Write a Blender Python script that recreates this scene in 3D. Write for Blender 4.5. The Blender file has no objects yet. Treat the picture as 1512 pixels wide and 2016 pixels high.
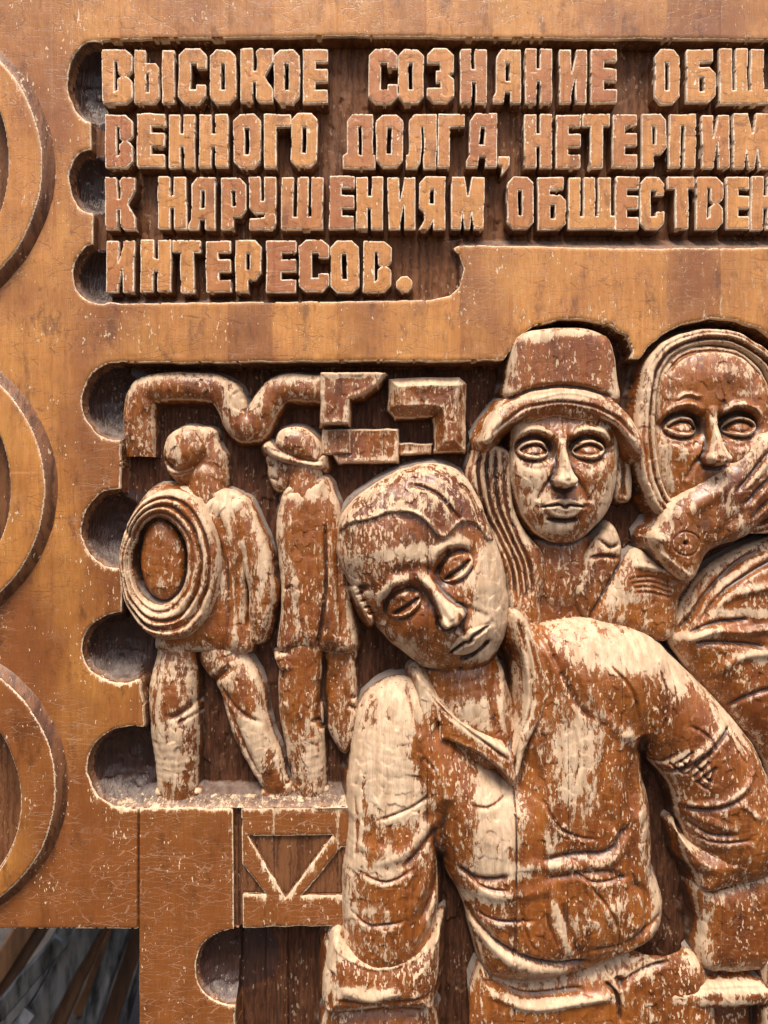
import bpy, math, random
import numpy as np

# ------------------------------------------------------------------ camera, sky, sun, exposure
sc = bpy.context.scene
D = 1456.0                       # camera distance from the front of the panel, mm
cam_d = bpy.data.cameras.new('camera'); cam = bpy.data.objects.new('camera', cam_d)
sc.collection.objects.link(cam); sc.camera = cam
cam.location = (0, -D/1000, 0); cam.rotation_euler = (math.radians(90), 0, 0)
cam_d.sensor_fit = 'VERTICAL'; cam_d.sensor_height = 24; cam_d.lens = 12*D/1008
cam_d.clip_start = 0.05; cam_d.clip_end = 3000
cam_d.dof.use_dof = True; cam_d.dof.focus_distance = D/1000 - 0.02; cam_d.dof.aperture_fstop = 0.9
w = bpy.data.worlds.new('World'); sc.world = w; w.use_nodes = True
nt = w.node_tree; nt.nodes.clear()
sky = nt.nodes.new('ShaderNodeTexSky'); sky.sky_type = 'NISHITA'; sky.sun_disc = False
SUN_EL, SUN_AZ = 64.0, -18.0      # degrees; azimuth measured from straight in front of the panel
sky.sun_elevation = math.radians(SUN_EL); sky.sun_rotation = math.radians(180 + SUN_AZ)
sky.air_density = 1.0; sky.dust_density = 5.0; sky.ozone_density = .6
bg = nt.nodes.new('ShaderNodeBackground'); bg.inputs[1].default_value = 0.095
wo = nt.nodes.new('ShaderNodeOutputWorld')
nt.links.new(sky.outputs[0], bg.inputs[0]); nt.links.new(bg.outputs[0], wo.inputs[0])
sl = bpy.data.lights.new('sun', 'SUN'); sl.energy = 2.35; sl.angle = math.radians(22); sl.color = (1, .93, .82)
so = bpy.data.objects.new('sun', sl); sc.collection.objects.link(so)
so.rotation_euler = (math.radians(90 - SUN_EL), 0, math.radians(SUN_AZ))
sc.view_settings.view_transform = 'Standard'; sc.view_settings.look = 'None'
sc.view_settings.gamma = 1; sc.view_settings.exposure = 1.08

COL = sc.collection
CX, CY = 756.0, 1008.0
BASE = (0.0, 0.0, -1.35)
rng = np.random.default_rng(7)

# ------------------------------------------------------------------ numpy helpers
def vnoise(U, V, s, seed=0, sv=None):
    sv = sv or s
    r = np.random.default_rng(seed); L = r.random((257, 257))
    x = U/s + 1000.37; y = V/sv + 1000.71
    xi = np.floor(x).astype(int); yi = np.floor(y).astype(int)
    fx = x-xi; fy = y-yi; fx = fx*fx*(3-2*fx); fy = fy*fy*(3-2*fy)
    xi %= 256; yi %= 256
    a = L[yi, xi]*(1-fx)+L[yi, xi+1]*fx; b = L[yi+1, xi]*(1-fx)+L[yi+1, xi+1]*fx
    return (a*(1-fy)+b*fy)*2-1

def smooth_closed(P, n=5):
    P = np.asarray(P, float); N = len(P); out = []
    for i in range(N):
        p0, p1, p2, p3 = P[i-1], P[i], P[(i+1) % N], P[(i+2) % N]
        for k in range(n):
            t = k/n
            out.append(.5*((2*p1)+(-p0+p2)*t+(2*p0-5*p1+4*p2-p3)*t*t+(-p0+3*p1-3*p2+p3)*t**3))
    return np.array(out)

def smooth_open(P, n=6):
    P = np.asarray(P, float)
    if len(P) < 3: return P
    Q = np.vstack([2*P[0]-P[1], P, 2*P[-1]-P[-2]]); out = []
    for i in range(1, len(Q)-2):
        p0, p1, p2, p3 = Q[i-1], Q[i], Q[i+1], Q[i+2]
        for k in range(n):
            t = k/n
            out.append(.5*((2*p1)+(-p0+p2)*t+(2*p0-5*p1+4*p2-p3)*t*t+(-p0+3*p1-3*p2+p3)*t**3))
    out.append(P[-1]); return np.array(out)

def sdf_poly(U, V, P, window=None):
    """signed distance, negative inside; exact within `window` of the outline's box, a rough value beyond"""
    P = np.asarray(P, float)
    if window is not None:
        x0, y0 = P.min(0)-window; x1, y1 = P.max(0)+window
        m = (U >= x0) & (U <= x1) & (V >= y0) & (V <= y1)
        out = np.full(U.shape, float(window))
        if m.any(): out[m] = sdf_poly(U[m], V[m], P)
        return out
    d2 = np.full(U.shape, 1e18); ins = np.zeros(U.shape, bool); N = len(P)
    for i in range(N):
        ax, ay = P[i]; bx, by = P[(i+1) % N]; ex, ey = bx-ax, by-ay
        L = ex*ex+ey*ey
        if L < 1e-9: continue
        wx = U-ax; wy = V-ay
        t = np.clip((wx*ex+wy*ey)/L, 0, 1)
        dx = wx-ex*t; dy = wy-ey*t
        np.minimum(d2, dx*dx+dy*dy, out=d2)
        if ay != by:
            c = ((ay > V) != (by > V)) & (U < ex*(V-ay)/(by-ay)+ax)
            ins ^= c
    return np.sqrt(d2)*np.where(ins, -1, 1)

def sdf_line(U, V, P):
    """distance to an open polyline, position 0..1 along it, side (+1 = right-hand/below when going right)"""
    P = np.asarray(P, float)
    seg = np.hypot(*(P[1:]-P[:-1]).T); cum = np.concatenate([[0], np.cumsum(seg)]); tot = max(cum[-1], 1e-6)
    d2 = np.full(U.shape, 1e18); T = np.zeros(U.shape); S = np.ones(U.shape)
    for i in range(len(P)-1):
        ax, ay = P[i]; ex, ey = P[i+1]-P[i]; L = ex*ex+ey*ey
        if L < 1e-9: continue
        wx = U-ax; wy = V-ay
        t = np.clip((wx*ex+wy*ey)/L, 0, 1)
        dx = wx-ex*t; dy = wy-ey*t; q = dx*dx+dy*dy; m = q < d2
        d2[m] = q[m]; T[m] = ((cum[i]+t*seg[i])/tot)[m]; S[m] = np.where(ex*wy-ey*wx > 0, 1, -1)[m]
    return np.sqrt(d2), T, S

def facets(U, V, sx, sy, seed):
    """flat chisel cuts: every cell of a jittered lattice is a plane of its own tilt"""
    r = np.random.default_rng(seed); n = 128
    jx, jy, ta, tb = r.random((n, n)), r.random((n, n)), r.normal(0, 1, (n, n)), r.normal(0, 1, (n, n))
    x = U/sx+500.3; y = V/sy+500.6; xi = np.floor(x).astype(int); yi = np.floor(y).astype(int)
    bd = np.full(U.shape, 1e9); out = np.zeros(U.shape)
    for dy in (-1, 0, 1):
        for dx in (-1, 0, 1):
            cx, cy = xi+dx, yi+dy; a, b = cy % n, cx % n
            ex = x-(cx+jx[a, b]); ey = y-(cy+jy[a, b]); q = ex*ex+ey*ey; m = q < bd
            bd = np.where(m, q, bd); out = np.where(m, ta[a, b]*ex+tb[a, b]*ey-.5*q, out)
    return out

def blur(A, r, it=2):
    r = int(max(1, r))
    for _ in range(it):
        for ax in (0, 1):
            p = [(0, 0), (0, 0)]; p[ax] = (r+1, r)
            c = np.cumsum(np.pad(A, p, mode='edge'), axis=ax)
            n = A.shape[ax]; k = 2*r+1
            A = (np.take(c, np.arange(k, k+n), ax)-np.take(c, np.arange(0, n), ax))/k
    return A

def smax(a, b, k):
    if k <= 0: return np.maximum(a, b)
    h = np.clip(.5+.5*(a-b)/k, 0, 1)
    return b*(1-h)+a*h+k*h*(1-h)

# ------------------------------------------------------------------ wood material
def N(nt, typ, **kw):
    n = nt.nodes.new(typ)
    for k, v in kw.items():
        if k.startswith('i_'):
            key = k[2:]; key = int(key) if key.isdigit() else key
            n.inputs[key].default_value = v
        else: setattr(n, k, v)
    return n

class G:
    def __init__(s, name):
        s.m = bpy.data.materials.new(name); s.m.use_nodes = True; s.t = s.m.node_tree; s.t.nodes.clear()
        s.out = s.t.nodes.new('ShaderNodeOutputMaterial'); s.b = s.t.nodes.new('ShaderNodeBsdfPrincipled')
        s.t.links.new(s.b.outputs[0], s.out.inputs[0])
    def link(s, a, b): s.t.links.new(a, b)
    def put(s, sock, v):
        if isinstance(v, (int, float)): sock.default_value = v
        elif isinstance(v, tuple): sock.default_value = v if len(v) == len(sock.default_value) else (*v, 1)
        else: s.link(v, sock)
    def math(s, op, a, b=None, c=None, clamp=False):
        n = s.t.nodes.new('ShaderNodeMath'); n.operation = op; n.use_clamp = clamp
        s.put(n.inputs[0], a)
        if b is not None: s.put(n.inputs[1], b)
        if c is not None: s.put(n.inputs[2], c)
        return n.outputs[0]
    def vmul(s, v, k):
        n = s.t.nodes.new('ShaderNodeVectorMath'); n.operation = 'MULTIPLY'; s.link(v, n.inputs[0]); n.inputs[1].default_value = k
        return n.outputs[0]
    def vadd(s, a, b):
        n = s.t.nodes.new('ShaderNodeVectorMath'); n.operation = 'ADD'; s.link(a, n.inputs[0]); s.put(n.inputs[1], b); return n.outputs[0]
    def noise(s, v, k, detail=3, rough=.55, dist=0, color=False):
        n = s.t.nodes.new('ShaderNodeTexNoise'); n.inputs['Scale'].default_value = 1
        n.inputs['Detail'].default_value = detail; n.inputs['Roughness'].default_value = rough; n.inputs['Distortion'].default_value = dist
        s.link(s.vmul(v, k), n.inputs['Vector']); return n.outputs[1 if color else 0]
    def voro(s, v, k, feature='DISTANCE_TO_EDGE', rnd=1):
        n = s.t.nodes.new('ShaderNodeTexVoronoi'); n.feature = feature; n.inputs['Scale'].default_value = 1
        n.inputs['Randomness'].default_value = rnd
        s.link(s.vmul(v, k), n.inputs['Vector']); return n.outputs[0]
    def ss(s, x, a, b):          # smoothstep a->b to 0->1
        n = s.t.nodes.new('ShaderNodeMapRange'); n.interpolation_type = 'SMOOTHSTEP'
        s.put(n.inputs[0], x); n.inputs[1].default_value = a; n.inputs[2].default_value = b; return n.outputs[0]
    def mix(s, f, a, b, mode='MIX'):
        n = s.t.nodes.new('ShaderNodeMix'); n.data_type = 'RGBA'; n.blend_type = mode
        s.put(n.inputs[0], f); s.put(n.inputs[6], a); s.put(n.inputs[7], b); return n.outputs[2]
    def attr(s, name):
        n = s.t.nodes.new('ShaderNodeAttribute'); n.attribute_name = name; return n.outputs['Fac']
    def bump(s, h, strength, dist, normal=None):
        n = s.t.nodes.new('ShaderNodeBump'); n.inputs['Strength'].default_value = strength; n.inputs['Distance'].default_value = dist
        s.link(h, n.inputs['Height'])
        if normal: s.link(normal, n.inputs['Normal'])
        return n.outputs[0]

def wood(name, A, B, C, pale=(.62, .40, .215), floorc=(.046, .018, .009), crack=1.0, crackc=(.13, .035, .012), rimw=3.0, speck=.5,
         speck_in=0.0):
    g = G(name)
    tc = g.t.nodes.new('ShaderNodeTexCoord')
    P = g.vmul(tc.outputs['Object'], (1000, 1000, 1000))
    dn = g.noise(P, (.05, .05, .05), 2, color=True)
    P2 = g.vadd(P, g.vmul(g.vadd(dn, (-.5, -.5, -.5)), (14, 14, 14)))
    grain = g.noise(P2, (.12, .05, .006), 5, .6)
    fine = g.noise(P, (.55, .2, .03), 3, .6)
    big = g.noise(P, (.006, .01, .004), 3, .6)
    tone = g.attr('tone')
    f1 = g.ss(g.math('ADD', g.math('MULTIPLY', grain, .65), g.math('MULTIPLY', big, .45)), .38, .72)
    col = g.mix(f1, A, B)
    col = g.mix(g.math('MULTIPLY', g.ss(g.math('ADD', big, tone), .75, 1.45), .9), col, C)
    k = g.math('ADD', .98, g.math('MULTIPLY', g.math('SUBTRACT', g.noise(P, (.02, .02, .005), 3, .6), .5), .5)); k = g.math('ADD', k, g.math('MULTIPLY', g.math('SUBTRACT', fine, .5), .6))
    mulc = g.t.nodes.new('ShaderNodeCombineColor'); [g.link(k, mulc.inputs[i]) for i in range(3)]
    col = g.mix(1.0, col, mulc.outputs[0], 'MULTIPLY')
    # dark red blotches of old varnish
    bl = g.ss(g.noise(P, (.022, .02, .009), 5, .68), .53, .68)
    col = g.mix(g.math('MULTIPLY', bl, .6), col, tuple(x*.45 for x in C))
    # craquelure: wide flat cells, so that the cracks run across the grain
    P3 = g.vadd(P, g.vmul(g.vadd(g.noise(P, (.11, .11, .11), 3, color=True), (-.5, -.5, -.5)), (9, 3, 8)))
    c1 = g.voro(P3, (.017, .02, .085)); c2 = g.voro(g.vadd(P3, (51., 7., 13.)), (.030, .03, .115))
    cm = g.ss(g.noise(P, (.013, .01, .012), 3, .6), .36, .52)
    cm2 = g.ss(g.noise(g.vadd(P, (300., 0., 90.)), (.03, .01, .03), 3, .6), .48, .6)
    l1 = g.math('MULTIPLY', g.math('SUBTRACT', 1, g.ss(c1, .004, .030)), cm)
    l2 = g.math('MULTIPLY', g.math('SUBTRACT', 1, g.ss(c2, .004, .032)), cm2)
    line = g.math('MULTIPLY', g.math('MAXIMUM', l1, l2), crack, clamp=True)
    floor = g.attr('floor')
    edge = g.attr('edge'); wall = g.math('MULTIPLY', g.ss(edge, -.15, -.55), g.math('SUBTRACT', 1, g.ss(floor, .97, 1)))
    nofl = g.math('SUBTRACT', 1, floor)
    line = g.math('MULTIPLY', line, nofl)
    pcr = g.ss(g.math('ADD', g.math('MULTIPLY', tone, .6), g.noise(P, (.008, .01, .008), 2, .5)), .86, 1.06)
    col = g.mix(g.math('MULTIPLY', line, .5), col, g.mix(pcr, crackc, (.46, .27, .17)))
    # stained ground of the recesses; floor and walls darkened further as painted shade
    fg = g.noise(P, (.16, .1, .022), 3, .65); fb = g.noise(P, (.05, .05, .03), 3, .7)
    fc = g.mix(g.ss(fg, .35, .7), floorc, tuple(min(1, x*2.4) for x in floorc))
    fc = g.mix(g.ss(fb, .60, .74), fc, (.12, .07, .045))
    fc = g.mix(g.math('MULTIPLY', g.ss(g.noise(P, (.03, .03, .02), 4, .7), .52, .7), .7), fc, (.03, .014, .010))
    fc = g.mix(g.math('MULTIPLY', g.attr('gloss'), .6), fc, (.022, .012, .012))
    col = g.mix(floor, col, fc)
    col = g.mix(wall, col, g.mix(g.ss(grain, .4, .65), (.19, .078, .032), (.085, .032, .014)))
    # worn-through varnish: ragged patches driven by the wear mask of the carving, streaked down the grain
    rag = g.noise(P2, (.085, .07, .024), 5, .70); rag2 = g.noise(P, (.45, .3, .10), 3, .7)
    wsum = g.math('ADD', g.attr('wear'), g.math('ADD', g.math('MULTIPLY', g.math('SUBTRACT', rag, .5), 2.9),
                                                g.math('MULTIPLY', g.math('SUBTRACT', rag2, .5), 1.1)))
    wp = g.ss(wsum, .93, 1.05)
    col = g.mix(g.math('MULTIPLY', g.ss(wsum, .66, .97), .24), col, tuple(.55*x+.45*y for x, y in zip(A, pale)))
    rn = g.noise(P, (.16, .1, .16), 4, .7)
    rw = g.math('ADD', g.math('MULTIPLY', rn, rimw*4.2), -rimw*1.0)
    rim = g.math('SUBTRACT', 1, g.ss(g.math('SUBTRACT', edge, rw), -.9, .5))
    rim = g.math('MULTIPLY', rim, g.math('GREATER_THAN', edge, -.35))
    sp = g.noise(P, (.20, .15, .085), 2, .5); spm = g.noise(P, (.016, .01, .012), 3, .6)
    sps = g.ss(g.math('ADD', sp, g.math('MULTIPLY', g.math('SUBTRACT', spm, .5), .6)), .735-.12*speck, .755-.12*speck)
    sps = g.math('MULTIPLY', sps, g.math('SUBTRACT', 1, g.math('MULTIPLY', floor, .7)))
    pw = g.math('MAXIMUM', g.math('MAXIMUM', wp, rim), sps, clamp=True)
    pc = g.mix(g.ss(g.noise(P2, (.09, .05, .012), 5, .6), .35, .68), pale, tuple(x*y for x, y in zip(pale, (.72, .66, .60))))
    pc = g.mix(g.math('MULTIPLY', g.ss(g.noise(P, (.02, .02, .02), 3, .6), .5, .7), .5), pc, tuple(x*y for x, y in zip(pale, (1.15, 1.2, 1.25))))
    pc = g.mix(g.math('MULTIPLY', g.ss(rag2, .52, .72), .45), pc, tuple(x*.5 for x in pale))
    pc = g.mix(g.math('MULTIPLY', g.ss(g.noise(P, (.25, .1, .014), 3, .6), .50, .68), .40), pc, (.30, .22, .165))
    col = g.mix(pw, col, pc)
    # black grime, plus shade painted into creases, eye sockets and letter sides
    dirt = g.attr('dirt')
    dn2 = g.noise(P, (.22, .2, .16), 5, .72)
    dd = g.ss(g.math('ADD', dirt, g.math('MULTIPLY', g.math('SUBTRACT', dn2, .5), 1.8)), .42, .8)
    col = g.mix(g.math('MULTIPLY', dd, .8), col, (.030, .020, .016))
    # settled dust
    dust = g.attr('dust')
    du = g.ss(g.math('ADD', dust, g.math('MULTIPLY', g.math('SUBTRACT', g.noise(P, (.06, .06, .06), 4, .6), .5), .7)), .25, .95)
    col = g.mix(g.math('MULTIPLY', du, .85), col, (.27, .215, .18))
    g.link(col, g.b.inputs['Base Color'])
    mat = g.math('MAXIMUM', pw, du)
    ro = g.math('ADD', .34, g.math('MULTIPLY', mat, .42)); ro = g.math('ADD', ro, g.math('MULTIPLY', floor, .26))
    gloss = g.attr('gloss'); ro = g.math('ADD', ro, g.math('MULTIPLY', gloss, -.24))
    ro = g.math('ADD', ro, g.math('MULTIPLY', g.math('SUBTRACT', big, .5), .25))
    g.link(ro, g.b.inputs['Roughness'])
    g.b.inputs['IOR'].default_value = 1.5
    g.link(g.math('MULTIPLY', g.math('MULTIPLY', g.math('SUBTRACT', 1, mat), nofl), .24), g.b.inputs['Coat Weight'])
    g.link(g.math('ADD', g.math('ADD', .12, g.math('MULTIPLY', nofl, .33)), g.math('MULTIPLY', gloss, .28)), g.b.inputs['Specular IOR Level']); g.b.inputs['Coat Roughness'].default_value = .22
    # relief: grain, cracks, varnish thickness, chisel marks
    h = g.math('ADD', g.math('MULTIPLY', fine, .35), g.math('MULTIPLY', grain, .5))
    h = g.math('ADD', h, g.math('MULTIPLY', line, -.12)); h = g.math('ADD', h, g.math('MULTIPLY', pw, -.35))
    h = g.math('ADD', h, g.math('MULTIPLY', rag2, .25))
    h = g.math('ADD', h, g.math('MULTIPLY', g.math('MULTIPLY', fg, floor), 3.0))
    h = g.math('ADD', h, g.math('MULTIPLY', g.noise(P, (.03, .03, .02), 2, .5), 1.6))
    g.link(g.bump(h, .8, .0016), g.b.inputs['Normal'])
    g.link(g.bump(g.noise(P, (.03, .03, .03), 3, .6), .5, .003), g.b.inputs['Coat Normal'])
    return g.m

M_PLATE = wood('varnished_board', (.54, .240, .056), (.43, .160, .032), (.185, .054, .012), crack=1.0, rimw=2.0, speck=.25, pale=(.74, .54, .35))
M_LETTER = wood('varnished_letter', (.58, .262, .066), (.47, .180, .042), (.33, .10, .026), crack=1.1, rimw=1.9, speck=.15, pale=(.86, .68, .50))
M_FIG = wood('worn_carving', (.285, .088, .012), (.165, .040, .007), (.070, .015, .005), crack=.5, rimw=1.6, speck=.8, pale=(.62, .435, .28), crackc=(.42, .24, .13))

# ------------------------------------------------------------------ mesh output
def build(name, verts, faces, mat, parent=None, attrs=None, smooth=True, sharp=None):
    me = bpy.data.meshes.new(name)
    nv = len(verts); nf = len(faces)
    me.vertices.add(nv); me.vertices.foreach_set('co', np.asarray(verts, np.float32).ravel())
    faces = np.asarray(faces, np.int32); k = faces.shape[1]
    me.loops.add(nf*k); me.loops.foreach_set('vertex_index', faces.ravel())
    me.polygons.add(nf); me.polygons.foreach_set('loop_start', np.arange(0, nf*k, k, dtype=np.int32))
    try: me.polygons.foreach_set('loop_total', np.full(nf, k, np.int32))
    except Exception: pass
    me.polygons.foreach_set('use_smooth', np.full(nf, smooth, bool))
    for kk, a in (attrs or {}).items():
        at = me.attributes.new(kk, 'FLOAT', 'POINT'); at.data.foreach_set('value', np.asarray(a, np.float32).ravel())
    me.update(calc_edges=True); me.validate()
    me.materials.append(mat)
    if sharp is not None and smooth: me.set_sharp_from_angle(angle=math.radians(sharp))
    o = bpy.data.objects.new(name, me); COL.objects.link(o)
    if parent is not None:
        o.parent = parent
    return o

def world(u, v, h, zref=0.0):
    s = (D-zref)/D
    x = (u-CX)*s/1000; z = -(v-CY)*s/1000
    return np.stack([x-BASE[0], -h/1000-BASE[1]+0*x, z-BASE[2]], -1)

def grid_mesh(name, U, V, H, keep_cell, mat, parent, attrs, zref=0, sharp=None):
    nr, ncol = U.shape
    idx = np.arange(nr*ncol).reshape(nr, ncol)
    a = idx[:-1, :-1][keep_cell]; b = idx[:-1, 1:][keep_cell]; c = idx[1:, 1:][keep_cell]; d = idx[1:, :-1][keep_cell]
    Fq = np.stack([a, d, c, b], -1)
    if len(Fq) == 0: return None
    used = np.unique(Fq); mp = np.full(nr*ncol, -1); mp[used] = np.arange(len(used))
    co = world(U.ravel()[used], V.ravel()[used], H.ravel()[used], zref)
    at = {k: np.broadcast_to(x, U.shape).ravel()[used] for k, x in attrs.items()}
    return build(name, co, mp[Fq], mat, parent, at, True, sharp)

panel = bpy.data.objects.new('carved_panel', None); COL.objects.link(panel); panel.location = BASE
panel['label'] = 'carved wooden relief panel with raised Cyrillic lettering and worn varnished figures of workers'
panel['category'] = 'wood carving'
# ------------------------------------------------------------------ the board: planks with the recesses cut into them
JOINTS = [-300, 103, 237, 272, 450, 538, 664, 755, 840, 907, 1012, 1110, 1212, 1314, 1420, 1700]
ST = 3.0
ucol = [-300., -200., -120.]
edges = [-60]+[j for j in JOINTS if -60 < j < 1580]+[1580]
for a, b in zip(edges[:-1], edges[1:]):
    n = max(1, int(round((b-a)/ST))); ucol += list(np.linspace(a, b, n, endpoint=False))
ucol += [1580., 1640., 1700.]
vrow = [-260., -150., -80.]+list(np.arange(-40, 2062, ST))+[2080., 2150., 2250., 2358.]
U, V = np.meshgrid(np.array(ucol), np.array(vrow))
JT = JOINTS

TEXTP = [(200,78),(330,74),(480,73),(700,70),(900,73),(1200,75),(1512,77),(1760,78),(1760,487),(1512,487),(1300,489),(1200,488),(1050,484),
         (940,482),(905,482),(890,488),(905,500),(913,530),(906,562),(885,581),(850,590),(700,592),(400,595),(240,597),(182,590),
         (182,478),(182,418),(178,290),(178,228),(180,150)]
SC_T = [(187,160,55,80),(180,355,44,64),(196,538,52,60)]
FIGP = [(240,714),(450,713),(700,711),(900,710),(992,708),(1003,695),(1022,663),(1052,641),(1100,629),(1150,627),(1200,638),(1234,660),(1246,690),
        (1241,706),(1262,706),(1275,685),(1305,658),(1345,636),(1400,626),(1450,630),(1495,645),(1560,690),(1760,720),(1760,2500),(690,2500),
        (690,1900),(690,1592),(470,1593),(300,1592),(240,1592),(280,1500),(284,1432),(276,1345),(242,1280),(240,1205),(238,1117),(240,1040),(236,960),(236,868),(240,800)]
SC_F = [(232,790,72,78),(232,1040,72,78),(236,1276,74,69),(262,1512,92,82)]
LOWP = [(470,1831),(560,1827),(648,1827),(760,1826),(760,2500),(466,2500),(462,1990)]
SC_L = [(462,1906,78,76)]
def ell(u, v, a, b): return (np.hypot((U-u)/a, (V-v)/b)-1)*min(a, b)
wob = 1.6*vnoise(U, V, 26, 3)+.8*vnoise(U, V, 9, 4)
def region(P): return sdf_poly(U, V, P)
dT0 = region(TEXTP)+wob*.7; dF0 = region(FIGP)+wob; dL0 = region(LOWP)+wob*.7
bT = [ell(*e)+wob*1.2 for e in SC_T]; bF = [ell(*e)+wob*1.2 for e in SC_F]; bL = [ell(*e)+wob for e in SC_L]
TRI = [[(487,1649),(655,1647),(561,1773)], [(474,1702),(523,1765),(474,1763)], [(672,1672),(694,1672),(694,1767),(594,1767)]]
HOLES = [(-262, 322, 280), (-236, 960, 258), (-190, 1572, 232)]
dHole = np.min([np.hypot(U-a, V-b)-r for a, b, r in HOLES], axis=0)
SLOT = [(458,1592),(474,1592),(477,1831),(460,1831)]
dTri = [sdf_poly(U, V, t, 60)+.5*wob for t in TRI]; dSlot = sdf_poly(U, V, SLOT, 40)
NOTCH = [(868,497),(895,478),(912,486),(914,520),(890,520),(872,512)]
dN = sdf_poly(U, V, NOTCH, 40)+wob
# board outside: the cut-away lower left corner
OUT = [(-900,1829),(272,1829),(272,2600),(-900,2600)]
dO = sdf_poly(U, V, OUT)
f = np.minimum.reduce([dT0, dF0, dL0, *bT, *bF, *bL, *dTri, dSlot, dHole, dO])
# bring the vertices beside a recess exactly onto its rim: f>0 stays on the front, f<0 on the wall
gy = np.gradient(f, axis=0)/np.maximum(np.gradient(V, axis=0), 1e-6); gx = np.gradient(f, axis=1)/np.maximum(np.gradient(U, axis=1), 1e-6)
gl = np.maximum(np.hypot(gx, gy), 1e-3); gx /= gl; gy /= gl
near_out = (f >= 0) & (f < ST*.95); near_in = (f < 0) & (f > -ST*.95)
mv = np.where(near_out, .25-f, np.where(near_in, -1.1-f, 0))
mv = np.clip(mv, -ST, ST)
inner = (U > -60) & (U < 1580) & (V > -40) & (V < 2060)
mv = np.where(inner, mv, 0)
U2 = U+gx*mv; V2 = V+gy*mv
fe = f+mv
H = np.zeros(U.shape)
# gentle waviness of the front, raised-worn planks
tonev = {}
prng = np.random.default_rng(21)
tone = np.zeros(U.shape); lev = np.zeros(U.shape)
for i, (a, b) in enumerate(zip(JT[:-1], JT[1:])):
    m = (U >= a) & (U < b); tone[m] = prng.random(); lev[m] = prng.uniform(-1.0, .3)
H += lev + 1.0*vnoise(U, V, 120, 8)+.35*vnoise(U, V, 30, 9)
seam = np.min([np.abs(U-j) for j in JT[1:-1]], axis=0)
jn = np.clip(.55+.9*vnoise(U*0, V, 60, 91), .1, 1)*np.clip(.6+.6*vnoise(U, V*0, 90, 92), .2, 1)
H -= 3.0*(seam < .1)*jn
H -= np.where((np.abs(U-272) < .1) & (V > 1592), 5, 0)
H -= 1.6*np.exp(-(fe/3.0)**2)*(fe > 0)          # rounded rim
H = np.where((np.abs(V-0) >= 0) & (U > 474) & (U < 700) & (V > 1592) & (V < 1831) & (fe > 0), H-5, H)   # emblem field stands back
floorT = -38+1.2*vnoise(U, V, 14, 11, 60)+.8*vnoise(U, V, 7, 12, 22)+1.5*facets(U, V, 15, 34, 61)
floorF = -62+3*vnoise(U, V, 22, 13, 70)+2.2*facets(U, V, 22, 48, 62)
def bowl(e, depth):
    u, v, a, b = e
    r = np.clip(np.hypot((U-u)/a, (V-v)/b), 0, 1)
    sh = np.clip((V-v)/b, -1, 1)                  # the gouge comes out shallower at the foot
    return -(depth*(1-r**3.2)**.8+5)+1.8*facets(U, V, 20, 20, 63)
inT = dT0 < 0; inF = dF0 < 0; inL = dL0 < 0
Hn = np.zeros(U.shape)
for e, d in zip(SC_T, bT): Hn = np.where(d < 0, np.minimum(Hn, bowl(e, 46)), Hn)
for e, d in zip(SC_F, bF): Hn = np.where(d < 0, np.minimum(Hn, bowl(e, 60)), Hn)
for e, d in zip(SC_L, bL): Hn = np.where(d < 0, np.minimum(Hn, bowl(e, 42)), Hn)
ft = floorT.copy()
ft = np.where(U < 200, -26-.3*(U-182), ft)
ft = np.where((U > 905) & (V > 458), np.maximum(ft, -42+(V-456)*1.2), ft)
ft = np.where((U <= 912) & (V > 578), np.maximum(ft, -42+(V-578)*1.6), ft)
ft = np.where((U > 800) & (U <= 915) & (V > 462) & (V < 600), np.maximum(ft, -42+(np.clip((U-820)/95, 0, 1))**2*24+2*vnoise(U, V, 12, 16)), ft)
Hn = np.where(inT, np.minimum(Hn, ft), Hn)
ff = floorF.copy()
ff = np.where((V > 1560) & (U < 700) & (V < 1600), np.maximum(ff, -62+(V-1560)*1.75), ff)
ff = np.where((U < 300), np.maximum(ff, -62+(300-U)*.30), ff)
Hn = np.where(inF, np.minimum(Hn, ff), Hn)
fl = -58+3*vnoise(U, V, 18, 17, 80)+np.where((U > 515) & (U < 560), 8, 0)
Hn = np.where(inL, np.minimum(Hn, fl), Hn)
for d in dTri: Hn = np.where(d < 0, np.minimum(Hn, -13+1.0*vnoise(U, V, 9, 18, 30)), Hn)
Hn = np.where(dHole < 0, np.minimum(Hn, -48+4*vnoise(U, V, 20, 93, 50)), Hn)
Hn = np.where(dSlot < 0, np.minimum(Hn, -14+2*facets(U, V, 8, 30, 94)), Hn)
H = np.where(fe < 0, np.minimum(Hn, -6), H)
H = np.where(dO < 0, -95, H)
# attributes
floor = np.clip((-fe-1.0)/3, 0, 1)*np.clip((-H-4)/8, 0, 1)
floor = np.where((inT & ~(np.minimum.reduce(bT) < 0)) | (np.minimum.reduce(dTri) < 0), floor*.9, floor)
slope_v = np.gradient(H, axis=0)/np.maximum(np.gradient(V, axis=0), .5)
up = np.clip(slope_v, 0, 3)                      # rises downward = faces the sky
dust = np.where(fe < 0, np.clip(up*.5, 0, .55), 0)
dust = np.where(fe < 0, np.maximum(dust, .25*vnoise(U, V, 40, 19)-.05), dust)
dust = np.where(inT & (fe < -3), np.maximum(dust, .16+.25*vnoise(U, V, 30, 77, 60)), dust)
dust *= np.clip(1-(dO < 0), 0, 1)
figreg = (V > 640)
wear = np.full(U.shape, .02)+.10*vnoise(U, V, 90, 31)
wear += .26*np.exp(-((V-560)/90)**2)*np.clip((U-820)/200, 0, 1)
wear += .22*np.exp(-((V-660)/60)**2)*np.clip((U-430)/200, 0, 1)
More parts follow.
